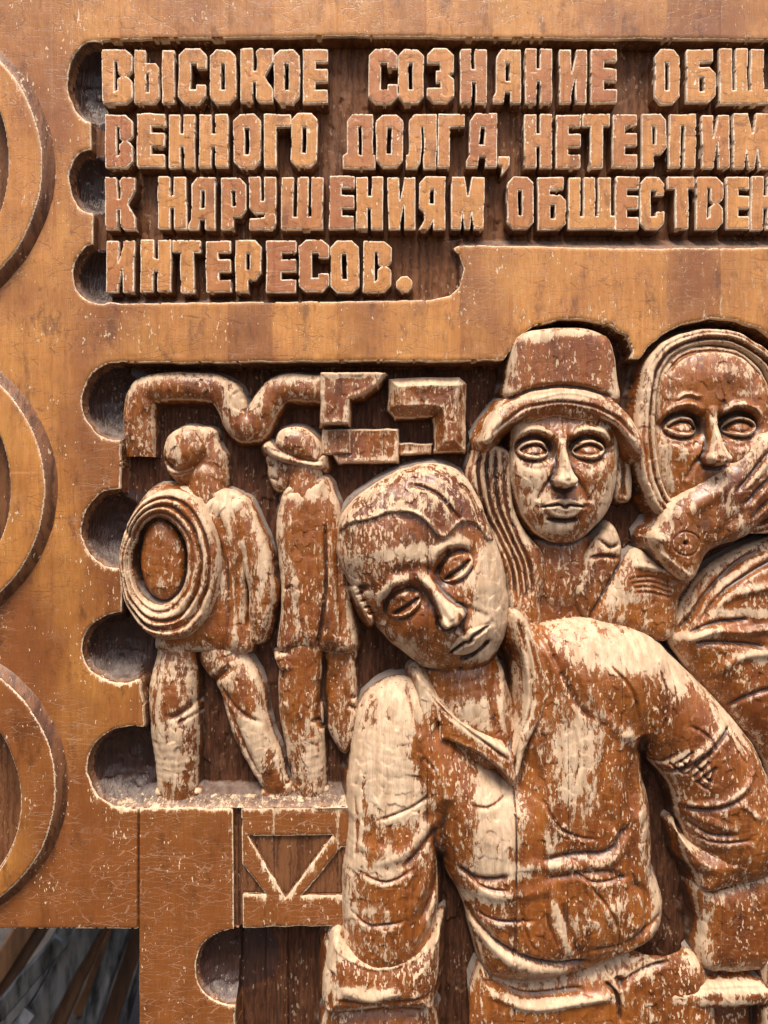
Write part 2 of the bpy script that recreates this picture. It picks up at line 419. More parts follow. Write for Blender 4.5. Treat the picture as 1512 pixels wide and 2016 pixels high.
wear += np.where((np.abs(seam) < 4), (.42*jn+.25*vnoise(U*0, V, 45, 95))*np.clip(1-seam/5, 0, 1)*2, 0)+.12*np.exp(-((V-300)/260)**2)*(U < 140)
wear += .30*np.exp(-(np.clip(fe, 0, 99)/12)**2)*(V > 690)
wear += np.where((U > 474) & (V > 1592) & (V < 1831), .22, 0)
wear = np.where(fe < 0, np.where(V > 690, .10, .02)+np.where((V > 1576) & (V < 1600) & (U < 700), .75, 0), wear)
dirt = np.where(seam < .1, .75*jn, 0)+np.where(fe < 0, .25+.2*vnoise(U, V, 30, 33), 0)
dirt += np.where((np.abs(U-272) < .1) & (V > 1592), .5, 0)
wear += np.where((fe > 0) & (gy > .5) & (V > 690) & (dO > 3), .85*np.exp(-np.clip(fe, 0, 99)/9), 0)+np.where((fe > 0) & (V > 470) & (V < 710) & (U > 800), .20, 0)
bowlm = np.where((fe < -4) & (np.minimum.reduce([*bT, *bF, *bL]) < 0), 1., 0.)
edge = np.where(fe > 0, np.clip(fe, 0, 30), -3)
redd = np.clip((V-1500)/300, 0, 1)*np.clip((U-255)/30, 0, 1)
embl = ((U > 474) & (U < 700) & (V > 1592) & (V < 1831))
tone_v = embl*.6+tone*.34+.55*(.5+.5*vnoise(U, V, 140, 34, 420))+redd*.45+np.clip((V-700)/1200, 0, 1)*.55  # lower boards redder; the downward darkening also paints in weaker light
keepall = ~((dO[:-1, :-1] < 0) & (dO[1:, :-1] < 0) & (dO[:-1, 1:] < 0) & (dO[1:, 1:] < 0))
uc = .5*(U[:-1, :-1]+U[:-1, 1:])
for i, (a, b) in enumerate(zip(JT[:-1], JT[1:])):
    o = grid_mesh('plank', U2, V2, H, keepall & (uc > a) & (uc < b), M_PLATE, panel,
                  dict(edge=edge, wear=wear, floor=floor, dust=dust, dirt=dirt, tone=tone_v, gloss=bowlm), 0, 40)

# ------------------------------------------------------------------ letters
R = lambda x0, y0, x1, y1: [(x0, y0), (x1, y0), (x1, y1), (x0, y1)]
OCT = [(.24,0),(.76,0),(1,.12),(1,.88),(.76,1),(.24,1),(0,.88),(0,.12)]
GL = {
 'О': [('+', OCT), ('-', R(.40,.25,.58,.75))],
 'С': [('+', OCT), ('-', R(.42,.25,.66,.75)), ('-', R(.55,.35,1.2,.66))],
 'В': [('+', [(0,0),(.74,0),(1,.12),(1,.40),(.86,.5),(1,.60),(1,.88),(.76,1),(0,1)]), ('-', [(.40,.22),(.52,.22),(.54,.45),(.66,.5),(.52,.56),(.52,.76),(.40,.80)]), ('-', [(.80,.50),(1.02,.43),(1.02,.57)])],
 'Ы': [('+', R(0,0,.27,1)), ('+', [(0,.24),(.52,.24),(.61,.33),(.61,.90),(.52,1),(0,1)]), ('-', R(.28,.43,.36,.80)), ('+', R(.71,0,1,1))],
 'К': [('+', R(0,0,.38,1)), ('+', R(.3,.42,.66,.62)), ('+', [(.50,.06),(.60,0),(1,0),(.97,.24),(.76,.46),(.72,.52),(.80,.60),(.98,.76),(.98,1),(.60,1),(.50,.92),(.50,.62),(.44,.56),(.44,.46),(.50,.40)])],
 'Е': [('+', R(0,0,1,1)), ('-', R(.50,.22,1.2,.36)), ('-', R(.50,.60,1.2,.76))],
 'З': [('+', OCT), ('-', R(-.2,.27,.50,.73)), ('+', R(.34,.41,.8,.60)), ('-', [(.82,.50),(1.04,.42),(1.04,.58)])],
 'Н': [('+', R(0,0,1,1)), ('-', R(.42,-.1,.57,.36)), ('-', R(.42,.60,.57,1.1))],
 'А': [('+', [(.10,.14),(.30,0),(1,0),(1,1),(.64,1),(.64,.80),(.40,.80),(.36,1),(0,1),(0,.9),(.10,.8)]), ('-', R(.44,.25,.60,.60))],
 'И': [('+', R(0,0,1,1)), ('-', [(.42,-.1),(.62,-.1),(.60,.10),(.44,.44),(.42,.44)]), ('-', [(.42,1.1),(.62,1.1),(.60,.52),(.56,.56),(.42,.9)])],
 'Б': [('+', [(0,0),(.92,0),(.92,.22),(.42,.22),(.42,.34),(.80,.34),(1,.45),(1,.88),(.78,1),(0,1)]), ('-', R(.44,.52,.62,.80))],
 'Щ': [('+', R(0,0,.96,1)), ('-', R(.27,-.1,.35,.76)), ('-', R(.60,-.1,.68,.76)), ('+', R(.9,.76,1.06,1.0))],
 'Ш': [('+', R(0,0,1,1)), ('-', R(.28,-.1,.38,.76)), ('-', R(.64,-.1,.72,.76))],
 'Г': [('+', R(0,0,.44,1)), ('+', R(0,0,1,.23))],
 'Д': [('+', [(.14,.12),(.30,0),(.94,0),(.94,.76),(1,.76),(1,1),(0,1),(0,.78),(.14,.72)]), ('-', R(.48,.22,.60,.76))],
 'Л': [('+', [(.10,.12),(.28,0),(1,0),(1,1),(.60,1),(.60,.22),(.50,.22),(.48,.88),(.36,1),(0,1),(0,.78),(.10,.76)])],
 'Т': [('+', R(0,0,1,.22)), ('+', [(.30,.1),(.74,.1),(.76,1),(.30,1)])],
 'Р': [('+', [(0,0),(.76,0),(1,.12),(1,.62),(.80,.76),(.48,.76),(.48,1),(0,1)]), ('-', R(.42,.24,.58,.56))],
 'П': [('+', R(0,0,1,1)), ('-', R(.42,.22,.57,1.1))],
 'М': [('+', R(0,0,1,1)), ('-', [(.36,-.1),(.64,-.1),(.52,.36),(.48,.36)]), ('-', [(.28,1.1),(.44,1.1),(.34,.66)]), ('-', [(.54,1.1),(.72,1.1),(.64,.66)])],
 'У': [('+', [(0,0),(1,0),(1,.88),(.82,1),(0,1),(0,.80),(.58,.78),(.60,.68),(.20,.68),(0,.58)]), ('-', R(.42,-.1,.56,.46))],
 'Я': [('+', [(.22,0),(1,0),(1,1),(.58,1),(.56,.82),(.34,1),(0,1),(.24,.80),(.20,.66),(0,.58),(0,.12)]), ('-', R(.40,.24,.58,.50))],
 ',': [('+', [(0,0),(1,0),(1,.45),(.30,1),(.40,.55),(0,.40)])],
 '.': [('+', [(.3,0),(.7,0),(1,.3),(1,.7),(.7,1),(.3,1),(0,.7),(0,.3)])],
}
ROWS = [
 (96, 201, [('В',200,258),('Ы',264,342),('С',352,405),('О',413,463),('К',473,537),('О',539,589),('Е',596,644),('С',726,781),('О',785,834),('З',842,893),
            ('Н',907,958),('А',972,1025),('Н',1035,1086),('И',1103,1155),('Е',1165,1214),('О',1292,1339),('Б',1354,1409),('Щ',1419,1508)]),
 (224, 328, [('В',206,259),('Е',270,324),('Н',332,382),('Н',392,448),('О',460,512),('Г',520,572),('О',574,624),('Д',675,737),('О',741,793),('Л',800,859),
            ('Г',864,914),('А',920,978),('Н',1033,1086),('Е',1097,1144),('Т',1148,1201),('Е',1208,1254),('Р',1265,1312),('П',1320,1371),('И',1383,1436),('М',1445,1518)]),
 (348, 450, [('К',206,265),('Н',311,365),('А',372,423),('Р',435,483),('У',491,542),('Ш',555,635),('Е',649,697),('Н',702,754),('И',764,816),('Я',826,876),
            ('М',890,953),('О',1000,1050),('Б',1060,1114),('Щ',1121,1206),('Е',1214,1258),('С',1262,1308),('Т',1316,1368),('В',1373,1424),('Е',1432,1475),('Н',1481,1535)]),
 (473, 574, [('И',210,263),('Н',277,336),('Т',339,394),('Е',405,453),('Р',464,513),('Е',525,582),('С',589,647),('О',651,706),('В',716,770)]),
]
extra = [(308,342,',',982,1004), (545,573,'.',781,811)]
seed = 100
def letter(ch, x0, x1, y0, y1, seed, top=-1.5):
    st = 1.7; pad = 8
    u = np.arange(x0-pad, x1+pad+(x1-x0)*.1, st); v = np.arange(y0-pad, y1+pad, st)
    A, B = np.meshgrid(u, v)
    r = np.random.default_rng(seed)
    sh = r.uniform(-.012, .012)
    wu = 1.2*vnoise(A, B, 34, seed)+.4*vnoise(A, B, 11, seed+1); wv = 1.2*vnoise(A, B, 30, seed+2)+.4*vnoise(A, B, 10, seed+3)
    Au = A+wu+sh*(B-y0); Bv = B+wv
    d = None
    for op, P in GL[ch]:
        Q = [(x0+p[0]*(x1-x0), y0+p[1]*(y1-y0)) for p in P]
        s = sdf_poly(Au, Bv, Q)
        d = s-.9 if d is None else (np.minimum(d, s-.9) if op == '+' else np.maximum(d, -s-.4))
    gy, gx = np.gradient(d, st); gl = np.maximum(np.hypot(gx, gy), .3); gx = gx/gl; gy = gy/gl
    flare = 2.0
    mv = np.where((d <= 0) & (d > -st*.9), -.1-d, np.where((d > 0) & (d < st*1.7), np.minimum(flare-d, 2.2), 0))
    U2 = A+gx*mv; V2 = B+gy*mv; din = -(d+mv)
    H = top+r.uniform(-1.2, .8)+.5*vnoise(A, B, 25, seed+5)+.35*facets(A, B, 14, 22, seed)-.9*np.exp(-(np.clip(din, 0, 50)/1.2)**2)
    H = np.where(d > 0, -41, H)
    ins = d <= 0
    keep = ins[:-1, :-1] | ins[1:, :-1] | ins[:-1, 1:] | ins[1:, 1:]
    edge = np.where(d <= 0, np.clip(din, 0, 30), -2.5)
    z = np.zeros(A.shape)
    w = .02+z+.14*vnoise(A, B, 30, seed+6)
    w = np.where(d > 0, .0, w)
    fl = np.where(d > 0, .5, 0.)
    sm = np.min([np.abs(A-j) for j in JT[1:-1]], axis=0)
    H = H-np.where(d <= 0, 1.2*np.exp(-(sm/1.3)**2), 0)
    tn = z+r.uniform(0, .8)
    o = grid_mesh('letter', U2, V2, H, keep, M_LETTER, panel, dict(edge=edge, wear=w, floor=fl, dust=z, dirt=np.where(d > 0, .62, 0)+.4*np.exp(-(sm/1.3)**2), tone=tn), 0, 35)  # letter sides blackened as painted shade; grime stays at the joints
    return o
for (y0, y1, L) in ROWS:
    for ch, x0, x1 in L:
        seed += 11; letter(ch, x0, x1, y0+((seed*7) % 5-2)*.5, y1+((seed*3) % 5-2)*.5, seed)
for y0, y1, ch, x0, x1 in extra:
    seed += 11; letter(ch, x0, x1, y0, y1, seed)

# ------------------------------------------------------------------ raised rings at the left
def ring(cu, cv, R1, cu2, cv2, R2, v0, v1, seed):
    st = 2.2
    A, B = np.meshgrid(np.arange(-70, cu+R1+12, st), np.arange(v0-20, v1+20, st))
    wb = 1.2*vnoise(A, B, 40, seed)
    ro = R1-np.hypot(A-cu, B-cv)+wb                     # >0 inside the outer rim
    ri = np.hypot(A-cu2, B-cv2)-R2+wb                   # >0 outside the hole
    H = np.minimum(20-1.5*np.exp(-(np.clip(ri, 0, 99)/3)**2), -2+ro*1.25)
    H = H-2.2*np.exp(-((ro-17)/3)**2)
    H = np.where(ri < 0, np.maximum(18+ri*5, -40), H)+.5*vnoise(A, B, 40, seed+1)
    keepv = ro > -4
    keep = keepv[:-1, :-1] & keepv[1:, :-1] & keepv[:-1, 1:] & keepv[1:, 1:]
    e = np.where(ro < 17, -3, np.where(ri > 0, np.minimum(ri*1.1, np.abs(ro-17)*.8), -3))
    topf = (ro > 17)
    up = np.clip(-(B-cv)/R1, 0, 1)*(A > cu)
    wear = np.where(topf, .12+.18*vnoise(A, B, 60, seed+2), .10+.5*up*np.clip((A-cu)/R1, 0, 1))
    dust = np.where(topf, 0, up*.75*np.clip(1-ro/22, 0, 1))
    fl = np.where(ri < 0, .85, 0); fl = np.where(~topf, .40, fl)
    tn = .35+.3*vnoise(A, B, 60, seed+3, 140)+np.clip((B-700)/1200, 0, 1)*.5  # follows the boards' painted light falloff towards the foot
    o = grid_mesh('ring', A, B, H, keep, M_PLATE, panel, dict(edge=e, wear=wear, floor=fl, dust=dust, dirt=np.where(ri < 0, .3, 0), tone=tn), 8, None)
    o['label'] = None or ''
    del o['label']
    return o
ring(-208, 330, 313, -262, 322, 284, -20, 680, 501)
ring(-190, 962, 300, -236, 960, 262, 640, 1290, 502)
ring(-150, 1548, 282, -190, 1572, 236, 1230, 1860, 503)
# ------------------------------------------------------------------ carved figures: height fields in true scale
FLOOR = -62.0
class Fig:
    def __init__(s, u0, v0, u1, v1, step=2.0, seed=0):
        s.st = step; s.u = np.arange(u0, u1, step); s.v = np.arange(v0, v1, step)
        s.U, s.V = np.meshgrid(s.u, s.v); s.H = np.full(s.U.shape, -200.0); s.seed = seed
        s.we = np.zeros(s.U.shape); s.di = np.zeros(s.U.shape); s.du = np.zeros(s.U.shape)
        s.o = (0., 0.); s.ex = (1., 0.); s.ey = (0., 1.); s.E = 1.0
        wu = 1.3*vnoise(s.U, s.V, 24, seed+900)+.22*vnoise(s.U, s.V, 8, seed+901)
        wv = 1.3*vnoise(s.U, s.V, 24, seed+902)+.22*vnoise(s.U, s.V, 8, seed+903)
        s.wu, s.wv = wu, wv
    def frame(s, o=(0, 0), ang=0, E=1.0, flip=1):
        a = math.radians(ang); s.o = o; s.ex = (math.cos(a)*flip, math.sin(a)*flip); s.ey = (-math.sin(a), math.cos(a)); s.E = E
    def T(s, P):
        P = np.atleast_2d(np.asarray(P, float))*s.E
        return np.stack([s.o[0]+P[:, 0]*s.ex[0]+P[:, 1]*s.ey[0], s.o[1]+P[:, 0]*s.ex[1]+P[:, 1]*s.ey[1]], -1)
    def win(s, P, m):
        x0, y0 = P.min(0)-m; x1, y1 = P.max(0)+m
        i0 = int(np.clip((x0-s.u[0])/s.st, 0, len(s.u))); i1 = int(np.clip((x1-s.u[0])/s.st+2, 0, len(s.u)))
        j0 = int(np.clip((y0-s.v[0])/s.st, 0, len(s.v))); j1 = int(np.clip((y1-s.v[0])/s.st+2, 0, len(s.v)))
        return (slice(j0, j1), slice(i0, i1))
    def ok(s, w): return s.U[w].size > 0
    def dome(s, pts, base, hgt, R, slope=3.0, pw=2.0, k=3, sm=True, tilt=(0, 0), over=False):
        P = s.T(pts); P = smooth_closed(P) if sm else P
        w = s.win(P, 45)
        if not s.ok(w): return
        d = -sdf_poly(s.U[w]+s.wu[w], s.V[w]+s.wv[w], P); t = np.clip(d/R, 0, 1)
        c = P.mean(0); tl = tilt[0]*(s.U[w]-c[0])+tilt[1]*(s.V[w]-c[1])
        z = np.where(d > 0, base+hgt*(1-(1-t)**pw)**(1/pw), base+d*slope)+tl
        if over: s.H[w] = np.where(d > 0, z, np.maximum(s.H[w], z))
        else: s.H[w] = smax(s.H[w], z, k)
    def layer(s, pts, amt, soft=3, sm=True, ramp=None):
        """raise (or lower) what lies inside an outline; ramp=(axis 0/1, a0, a1) scales it from end to end"""
        L = np.asarray(pts, float); P = s.T(pts); P = smooth_closed(P) if sm else P
        w = s.win(P, soft+6)
        if not s.ok(w): return
        d = -sdf_poly(s.U[w]+s.wu[w]*.6, s.V[w]+s.wv[w]*.6, P)
        f = np.clip((d+soft*.5)/soft, 0, 1); f = f*f*(3-2*f)
        if ramp:
            dx = (s.U[w]-s.o[0])/s.E; dy = (s.V[w]-s.o[1])/s.E; ee = s.ex if ramp[0] == 0 else s.ey
            q = dx*ee[0]+dy*ee[1]; lo, hi = L[:, ramp[0]].min(), L[:, ramp[0]].max()
            q = np.clip((q-lo)/(hi-lo), 0, 1); f = f*(ramp[1]+(ramp[2]-ramp[1])*q)
        s.H[w] = s.H[w]+np.where(s.H[w] > -150, amt*f, 0)
    def bump(s, x, y, rx, ry, amp, ang=0, ball=False, tgt='H'):
        c = s.T([(x, y)])[0]; rx *= s.E; ry *= s.E; m = max(rx, ry)*2.6
        w = s.win(c[None], m)
        if not s.ok(w): return
        a = math.atan2(s.ex[1], s.ex[0])+math.radians(ang) if s.ex[0] != 0 or True else 0
        dx = s.U[w]-c[0]; dy = s.V[w]-c[1]
        X = (dx*math.cos(a)+dy*math.sin(a))/rx; Y = (-dx*math.sin(a)+dy*math.cos(a))/ry
        r2 = X*X+Y*Y
        f = np.sqrt(np.clip(1-r2, 0, 1)) if ball else np.exp(-r2)
        if tgt == 'H': s.H[w] = s.H[w]+np.where(s.H[w] > -150, amp*f, 0)
        else: getattr(s, tgt)[w] += 1.25*amp*np.exp(-r2**1.5*.7)
    def wearat(s, *L):
        s.frame()
        for (x, y, rx, ry, a, *g) in L: s.bump(x, y, rx, ry, a, g[0] if g else 0, tgt='we')
    def mask(s, pts, amt, slope=4, sm=True):
        P = s.T(pts); P = smooth_closed(P) if sm else P
        d = -sdf_poly(s.U+s.wu*.6, s.V+s.wv*.6, P)
        s.H = np.where(d > 0, s.H+amt*np.clip(d/5, 0, 1)**.5, np.maximum(s.H+d*slope, -200))
    def line(s, pts, wd, amp, taper=.25, sm=True, kind='g', tgt='H'):
        """ridge (amp>0) or groove (amp<0) along a curve; kind 's' = a step that falls away to the right-hand side"""
        P = s.T(pts); P = smooth_open(P) if sm else P; wd = wd*s.E
        w = s.win(P, wd*3.2)
        if not s.ok(w): return
        d, t, sd = sdf_line(s.U[w]+s.wu[w]*.7, s.V[w]+s.wv[w]*.7, P)
        tp = np.clip(np.minimum(t, 1-t)/max(taper, 1e-3), 0, 1) if taper > 0 else np.ones(t.shape)
        tp = tp*(2-tp); q = d/wd
        if kind == 'g': f = np.exp(-q*q)
        elif kind == 'v': f = np.clip(1-q, 0, 1)
        elif kind == 'r': f = np.sqrt(np.clip(1-q*q, 0, 1))
        elif kind == 's':                                     # raised lip on the left, undercut on the right
            f = np.where(sd < 0, np.exp(-q*.9), -np.exp(-(q*1.1)**2))*np.clip(1.6-q*.5, 0, 1)
        if tgt == 'H': s.H[w] = s.H[w]+np.where(s.H[w] > -150, amp*f*tp, 0)
        else: getattr(s, tgt)[w] += amp*f*tp
    def limb(s, pts, k=6, slope=3.0, flat=1.0):
        """tapered round limb through (u, v, radius, height of the axis)"""
        Q = smooth_open(np.array(pts, float), 6); P = Q[:, :2]; Rm = Q[:, 2].max()
        w = s.win(P, Rm+40)
        if not s.ok(w): return
        U = s.U[w]+s.wu[w]; V = s.V[w]+s.wv[w]; out = np.full(U.shape, -200.)
        for a, b in zip(Q[:-1], Q[1:]):
            e = b[:2]-a[:2]; L = (e**2).sum()
            if L < 1e-6: continue
            t = np.clip(((U-a[0])*e[0]+(V-a[1])*e[1])/L, 0, 1)
            d = np.hypot(U-a[0]-e[0]*t, V-a[1]-e[1]*t); r = a[2]+(b[2]-a[2])*t; z = a[3]+(b[3]-a[3])*t
            h = np.where(d < r, z+flat*np.sqrt(np.clip(r*r-d*d, 0, None)), z-(d-r)*slope)
            out = np.maximum(out, h)
        s.H[w] = smax(s.H[w], out, k)
    def emit(s, name, parent, mat=None, label=None, zref=0, clip=-72, wear=.0, dust=0.0, dirt=0.0, fa=1.0, seams=True, soften=1, shp=.45, edgek=1.0, tone=.35, cutv=None):
        mat = mat or M_FIG
        if soften: s.H = blur(s.H, soften, 1) if soften > 1 else np.where(s.H > -150, (s.H*2+blur(np.maximum(s.H, -120), 1, 1))/3, s.H)
        H = s.H.copy(); U, V, st = s.U, s.V, s.st
        live = H > clip
        Hq = np.maximum(H, FLOOR-4)
        H = H+np.where(live, np.clip(1.0*(Hq-blur(Hq, 3.5/st)), -3.5, 3.5)*np.clip((H-FLOOR-6)/14, 0, 1)+np.clip(.45*(Hq-blur(Hq, 10/st)), -4, 4)*np.clip((H-FLOOR-6)/14, 0, 1), 0)*shp
        # carving facets left by the gouge
        fac = .9*vnoise(U*.82+V*.57, V*.82-U*.57, 23, s.seed+3, 34)*.5+1.25*facets(U+s.wu*3, V+s.wv*3, 17, 26, s.seed+60)+.3*vnoise(U*.6-V*.8, V*.6+U*.8, 11, s.seed+4, 17)
        H = H+np.where(live, fac*fa, 0)
        sm = np.min([np.abs(U-j) for j in JT[1:-1]], axis=0)
        if seams: H = H-np.where(live, 1.5*np.exp(-(sm/1.6)**2), 0)
        Hf = np.maximum(H, FLOOR-4)
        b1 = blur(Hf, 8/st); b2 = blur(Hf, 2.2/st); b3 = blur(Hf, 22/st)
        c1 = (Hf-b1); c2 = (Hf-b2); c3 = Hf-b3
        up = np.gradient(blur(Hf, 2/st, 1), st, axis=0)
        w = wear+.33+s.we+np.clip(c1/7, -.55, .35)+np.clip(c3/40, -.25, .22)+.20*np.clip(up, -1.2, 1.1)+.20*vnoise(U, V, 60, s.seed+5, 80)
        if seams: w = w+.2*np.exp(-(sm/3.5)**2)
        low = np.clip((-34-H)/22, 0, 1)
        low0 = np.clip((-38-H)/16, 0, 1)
        dd = dirt+s.di+np.clip(-c1/5.5, 0, .75)+.30*low0+np.clip(-c3/40, 0, .3)+np.where(seams, .55*np.exp(-(sm/1.2)**2), 0)-.15*np.clip(up, 0, 1)  # hollows darkened as painted shade over real crevice grime
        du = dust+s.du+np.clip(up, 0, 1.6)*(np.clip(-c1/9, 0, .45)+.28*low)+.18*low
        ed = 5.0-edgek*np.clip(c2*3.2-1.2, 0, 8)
        keepv = H > clip
        keep = keepv[:-1, :-1] | keepv[1:, :-1] | keepv[:-1, 1:] | keepv[1:, 1:]
        H = np.maximum(H, clip-12)
        tn = tone+.35*vnoise(U, V, 150, s.seed+7, 300)
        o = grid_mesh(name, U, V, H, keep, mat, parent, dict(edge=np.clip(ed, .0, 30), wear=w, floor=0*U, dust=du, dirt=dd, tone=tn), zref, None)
        if label: o['label'] = label
        return o

def face(F, o, ang, E, nose=1.0, eyes=(1, 1), shut=0.0, mouth=True, side=(1, 1), lo=None, soft=1.0, es=1.0):
    """brow, eyes, nose, mouth and chin of a frontal face; unit = half the distance between the eyes"""
    F.frame(o, ang, E)
    for i, sx in enumerate((-1, 1)):
        k = side[i]*soft
        F.bump(sx*1.0, -.02, .78, .44, -.46*E*k); F.bump(sx*.48, .02, .22, .46, -.26*E*k)
        F.line([(sx*1.80, -.10), (sx*1.45, -.54), (sx*.85, -.68), (sx*.30, -.38)], .15, .17*E*k, .2)
        F.line([(sx*1.62, -.16), (sx*1.25, -.42), (sx*.80, -.47), (sx*.36, -.16)], .09, -.10*E*k, .2)
        if eyes[i] and shut:
            F.bump(sx*1.0, .06, .60*es, .40*es, .40*E*k, 0, True)
            F.line([(sx*.40, .02), (sx*.66, -.24), (sx*1.05, -.34), (sx*1.45, -.20), (sx*1.62, .02)], .07, -.06*E, .2)
            F.layer([(sx*.50, .16), (sx*.75, .13), (sx*1.0, .13), (sx*1.25, .12), (sx*1.44, .12), (sx*1.22, .25), (sx*.98, .30), (sx*.72, .26)], -.10*E, .06*E)
            F.line([(sx*.46, .16), (sx*.72, .13), (sx*1.0, .13), (sx*1.28, .11), (sx*1.50, .12)], .05, -.10*E, .15)
            F.line([(sx*.55, .36), (sx*1.0, .46), (sx*1.45, .34)], .07, -.05*E, .2)
        elif eyes[i]:
            F.bump(sx*1.0, .05, .66*es, .44*es, (.42-.08*shut)*E*k, 0, True)
            F.line([(sx*.34, .10), (sx*.60, -.26), (sx*1.05, -.36), (sx*1.45, -.22), (sx*1.66, .02)], .07, -.075*E*soft, .2)   # fold above the lid
            dy = .10*shut
            F.layer([(sx*.50, .10), (sx*.75, -.09+dy), (sx*1.02, -.14+dy), (sx*1.30, -.06+dy), (sx*1.46, .08), (sx*1.22, .22), (sx*.98, .26), (sx*.70, .21)], -.10*E, .05*E)
            F.bump(sx*.99, .09+dy*.5, .30, .17, .07*E, 0, True)
            F.line([(sx*.46, .12), (sx*.75, -.10+dy), (sx*1.02, -.15+dy), (sx*1.32, -.06+dy), (sx*1.52, .10)], .05, -.11*E, .1)
            F.line([(sx*.46, .12), (sx*.72, .24), (sx*1.0, .28), (sx*1.26, .23), (sx*1.50, .09)], .04, -.06*E*soft, .1)
            F.line([(sx*.42, .20), (sx*.68, .38), (sx*1.0, .44), (sx*1.34, .38), (sx*1.6, .14)], .07, -.035*E*soft, .2)
            F.line([(sx*.52, .62), (sx*.95, .76), (sx*1.4, .58)], .10, -.04*E, .2)
        F.bump(sx*1.0, .08, .62, .36, -.25-.3*shut, tgt='we'); F.bump(sx*.9, -.12, .85, .42, .26-.2*shut, tgt='di'); F.line([(sx*.5, .08), (sx*1.0, .02+.08*shut), (sx*1.45, .10)], .12, .45*(.35+shut), .2, tgt='di')  # shade under the brows and in the lid slits painted dark
        F.bump(sx*1.15, .98, .50, .42, .10*E*k)
        F.line([(sx*.40, 1.05), (sx*.66, 1.40), (sx*.95, 1.95)], .09, -.07*E*k, .2)
    F.layer([(-.17, -.55), (.17, -.55), (.15, 0), (.19, .55), (.30, .95), (.40, 1.18), (.34, 1.36), (.14, 1.44), (-.14, 1.44), (-.34, 1.36), (-.40, 1.18), (-.30, .95), (-.19, .55), (-.15, 0)],
            .70*E*nose, (.15+.12*(1-soft))*E, True, (1, .08, 1.0))
    F.line([(0, -.25), (0, .5), (0, 1.2)], .12, .12*E*nose, .15)
    F.bump(0, 1.18, .19, .17, .12*E*nose)
    for sx in (-1, 1):
        F.bump(sx*.30, 1.20, .13, .15, .10*E); F.line([(sx*.28, .92), (sx*.46, 1.12), (sx*.40, 1.36)], .05, -.09*E, .2)
        F.bump(sx*.17, 1.40, .10, .06, -.16*E)
    if mouth:
        F.bump(0, 2.12, .85, .42, .17*E); F.line([(0, 1.48), (0, 1.84)], .09, -.05*E, .2)
        F.layer([(-.80, 2.10), (-.45, 1.95), (-.16, 1.84), (0, 1.90), (.16, 1.84), (.45, 1.95), (.80, 2.10), (.4, 2.12), (0, 2.18), (-.4, 2.12)], .13*E, .06*E)
        F.line([(-.84, 2.10), (-.45, 2.07), (-.18, 2.06), (0, 2.13), (.18, 2.06), (.45, 2.07), (.84, 2.10)], .055, -.19*E, .12)
        F.layer([(-.64, 2.17), (-.3, 2.14), (0, 2.21), (.3, 2.14), (.64, 2.17), (.35, 2.46), (0, 2.52), (-.35, 2.46)], .13*E, .06*E)
        F.line([(-.60, 2.54), (0, 2.64), (.60, 2.54)], .08, -.17*E, .25); F.line([(-.84, 2.10), (0, 2.12), (.84, 2.10)], .09, .5, .2, tgt='di'); F.line([(-.5, 2.6), (0, 2.68), (.5, 2.6)], .10, .35, .2, tgt='di')  # shade painted into the mouth slit and under the lip
        F.bump(-.9, 2.12, .09, .12, -.05*E); F.bump(.9, 2.12, .09, .12, -.05*E)
        F.bump(0, 2.98, .50, .30, .15*E)
    F.frame()

# ---- pipes and valve block above the two small workers
F = Fig(225, 715, 650, 900, 2, 11)
F.limb([(272,895,31,-48),(272,800,31,-40),(300,764,29,-37),(410,763,28,-35),(448,782,30,-35),(470,832,31,-37),(500,838,32,-37),(522,800,30,-35),(556,765,28,-35),(632,765,28,-35)], 4, 3, .9)
F.layer([(488,768),(500,800),(482,812),(462,806),(455,786),(470,770)], -3, 4)
F.line([(498,738),(494,770),(474,790)], 3, -4); F.line([(454,755),(462,782)], 3, -4); F.line([(452,742),(455,800),(456,868)], 1.5, -2.5, 0)
F.wearat((480,790,26,20,.9),(330,748,60,9,.3),(545,850,30,20,.2))
pipe = F.emit('pipe', panel, label='carved bent pipe running above the two small workers', zref=-25)
F = Fig(605, 715, 945, 935, 2, 12)
F.dome([(632,737),(758,737),(742,762),(716,782),(690,789),(687,838),(632,838)], -14, 8, 5, 6, sm=False)
F.dome([(634,842),(692,845),(784,843),(786,880),(784,910),(665,912),(655,896),(634,892)], -38, 8, 4, 6, sm=False)
F.dome([(634,846),(690,846),(692,893),(634,893)], -31, 6, 3, 6, sm=False)
F.dome([(766,745),(905,742),(917,755),(916,890),(856,890),(854,820),(778,822),(765,806)], -32, 28, 20, 6, 1, sm=False)
F.dome([(786,872),(850,872),(850,892),(786,894)], -40, 6, 3, 6, sm=False)
F.line([(628,737),(630,838)], 3, -6, 0); F.line([(672,737),(672,838)], 1.4, -2, 0)
F.wearat((830,752,70,7,.8),(690,742,50,8,.5),(730,880,50,25,.15),(820,790,60,20,.15))
F.emit('valve_block', panel, label='stepped rectangular valve block carved at the right end of the pipe', zref=-28, soften=0)

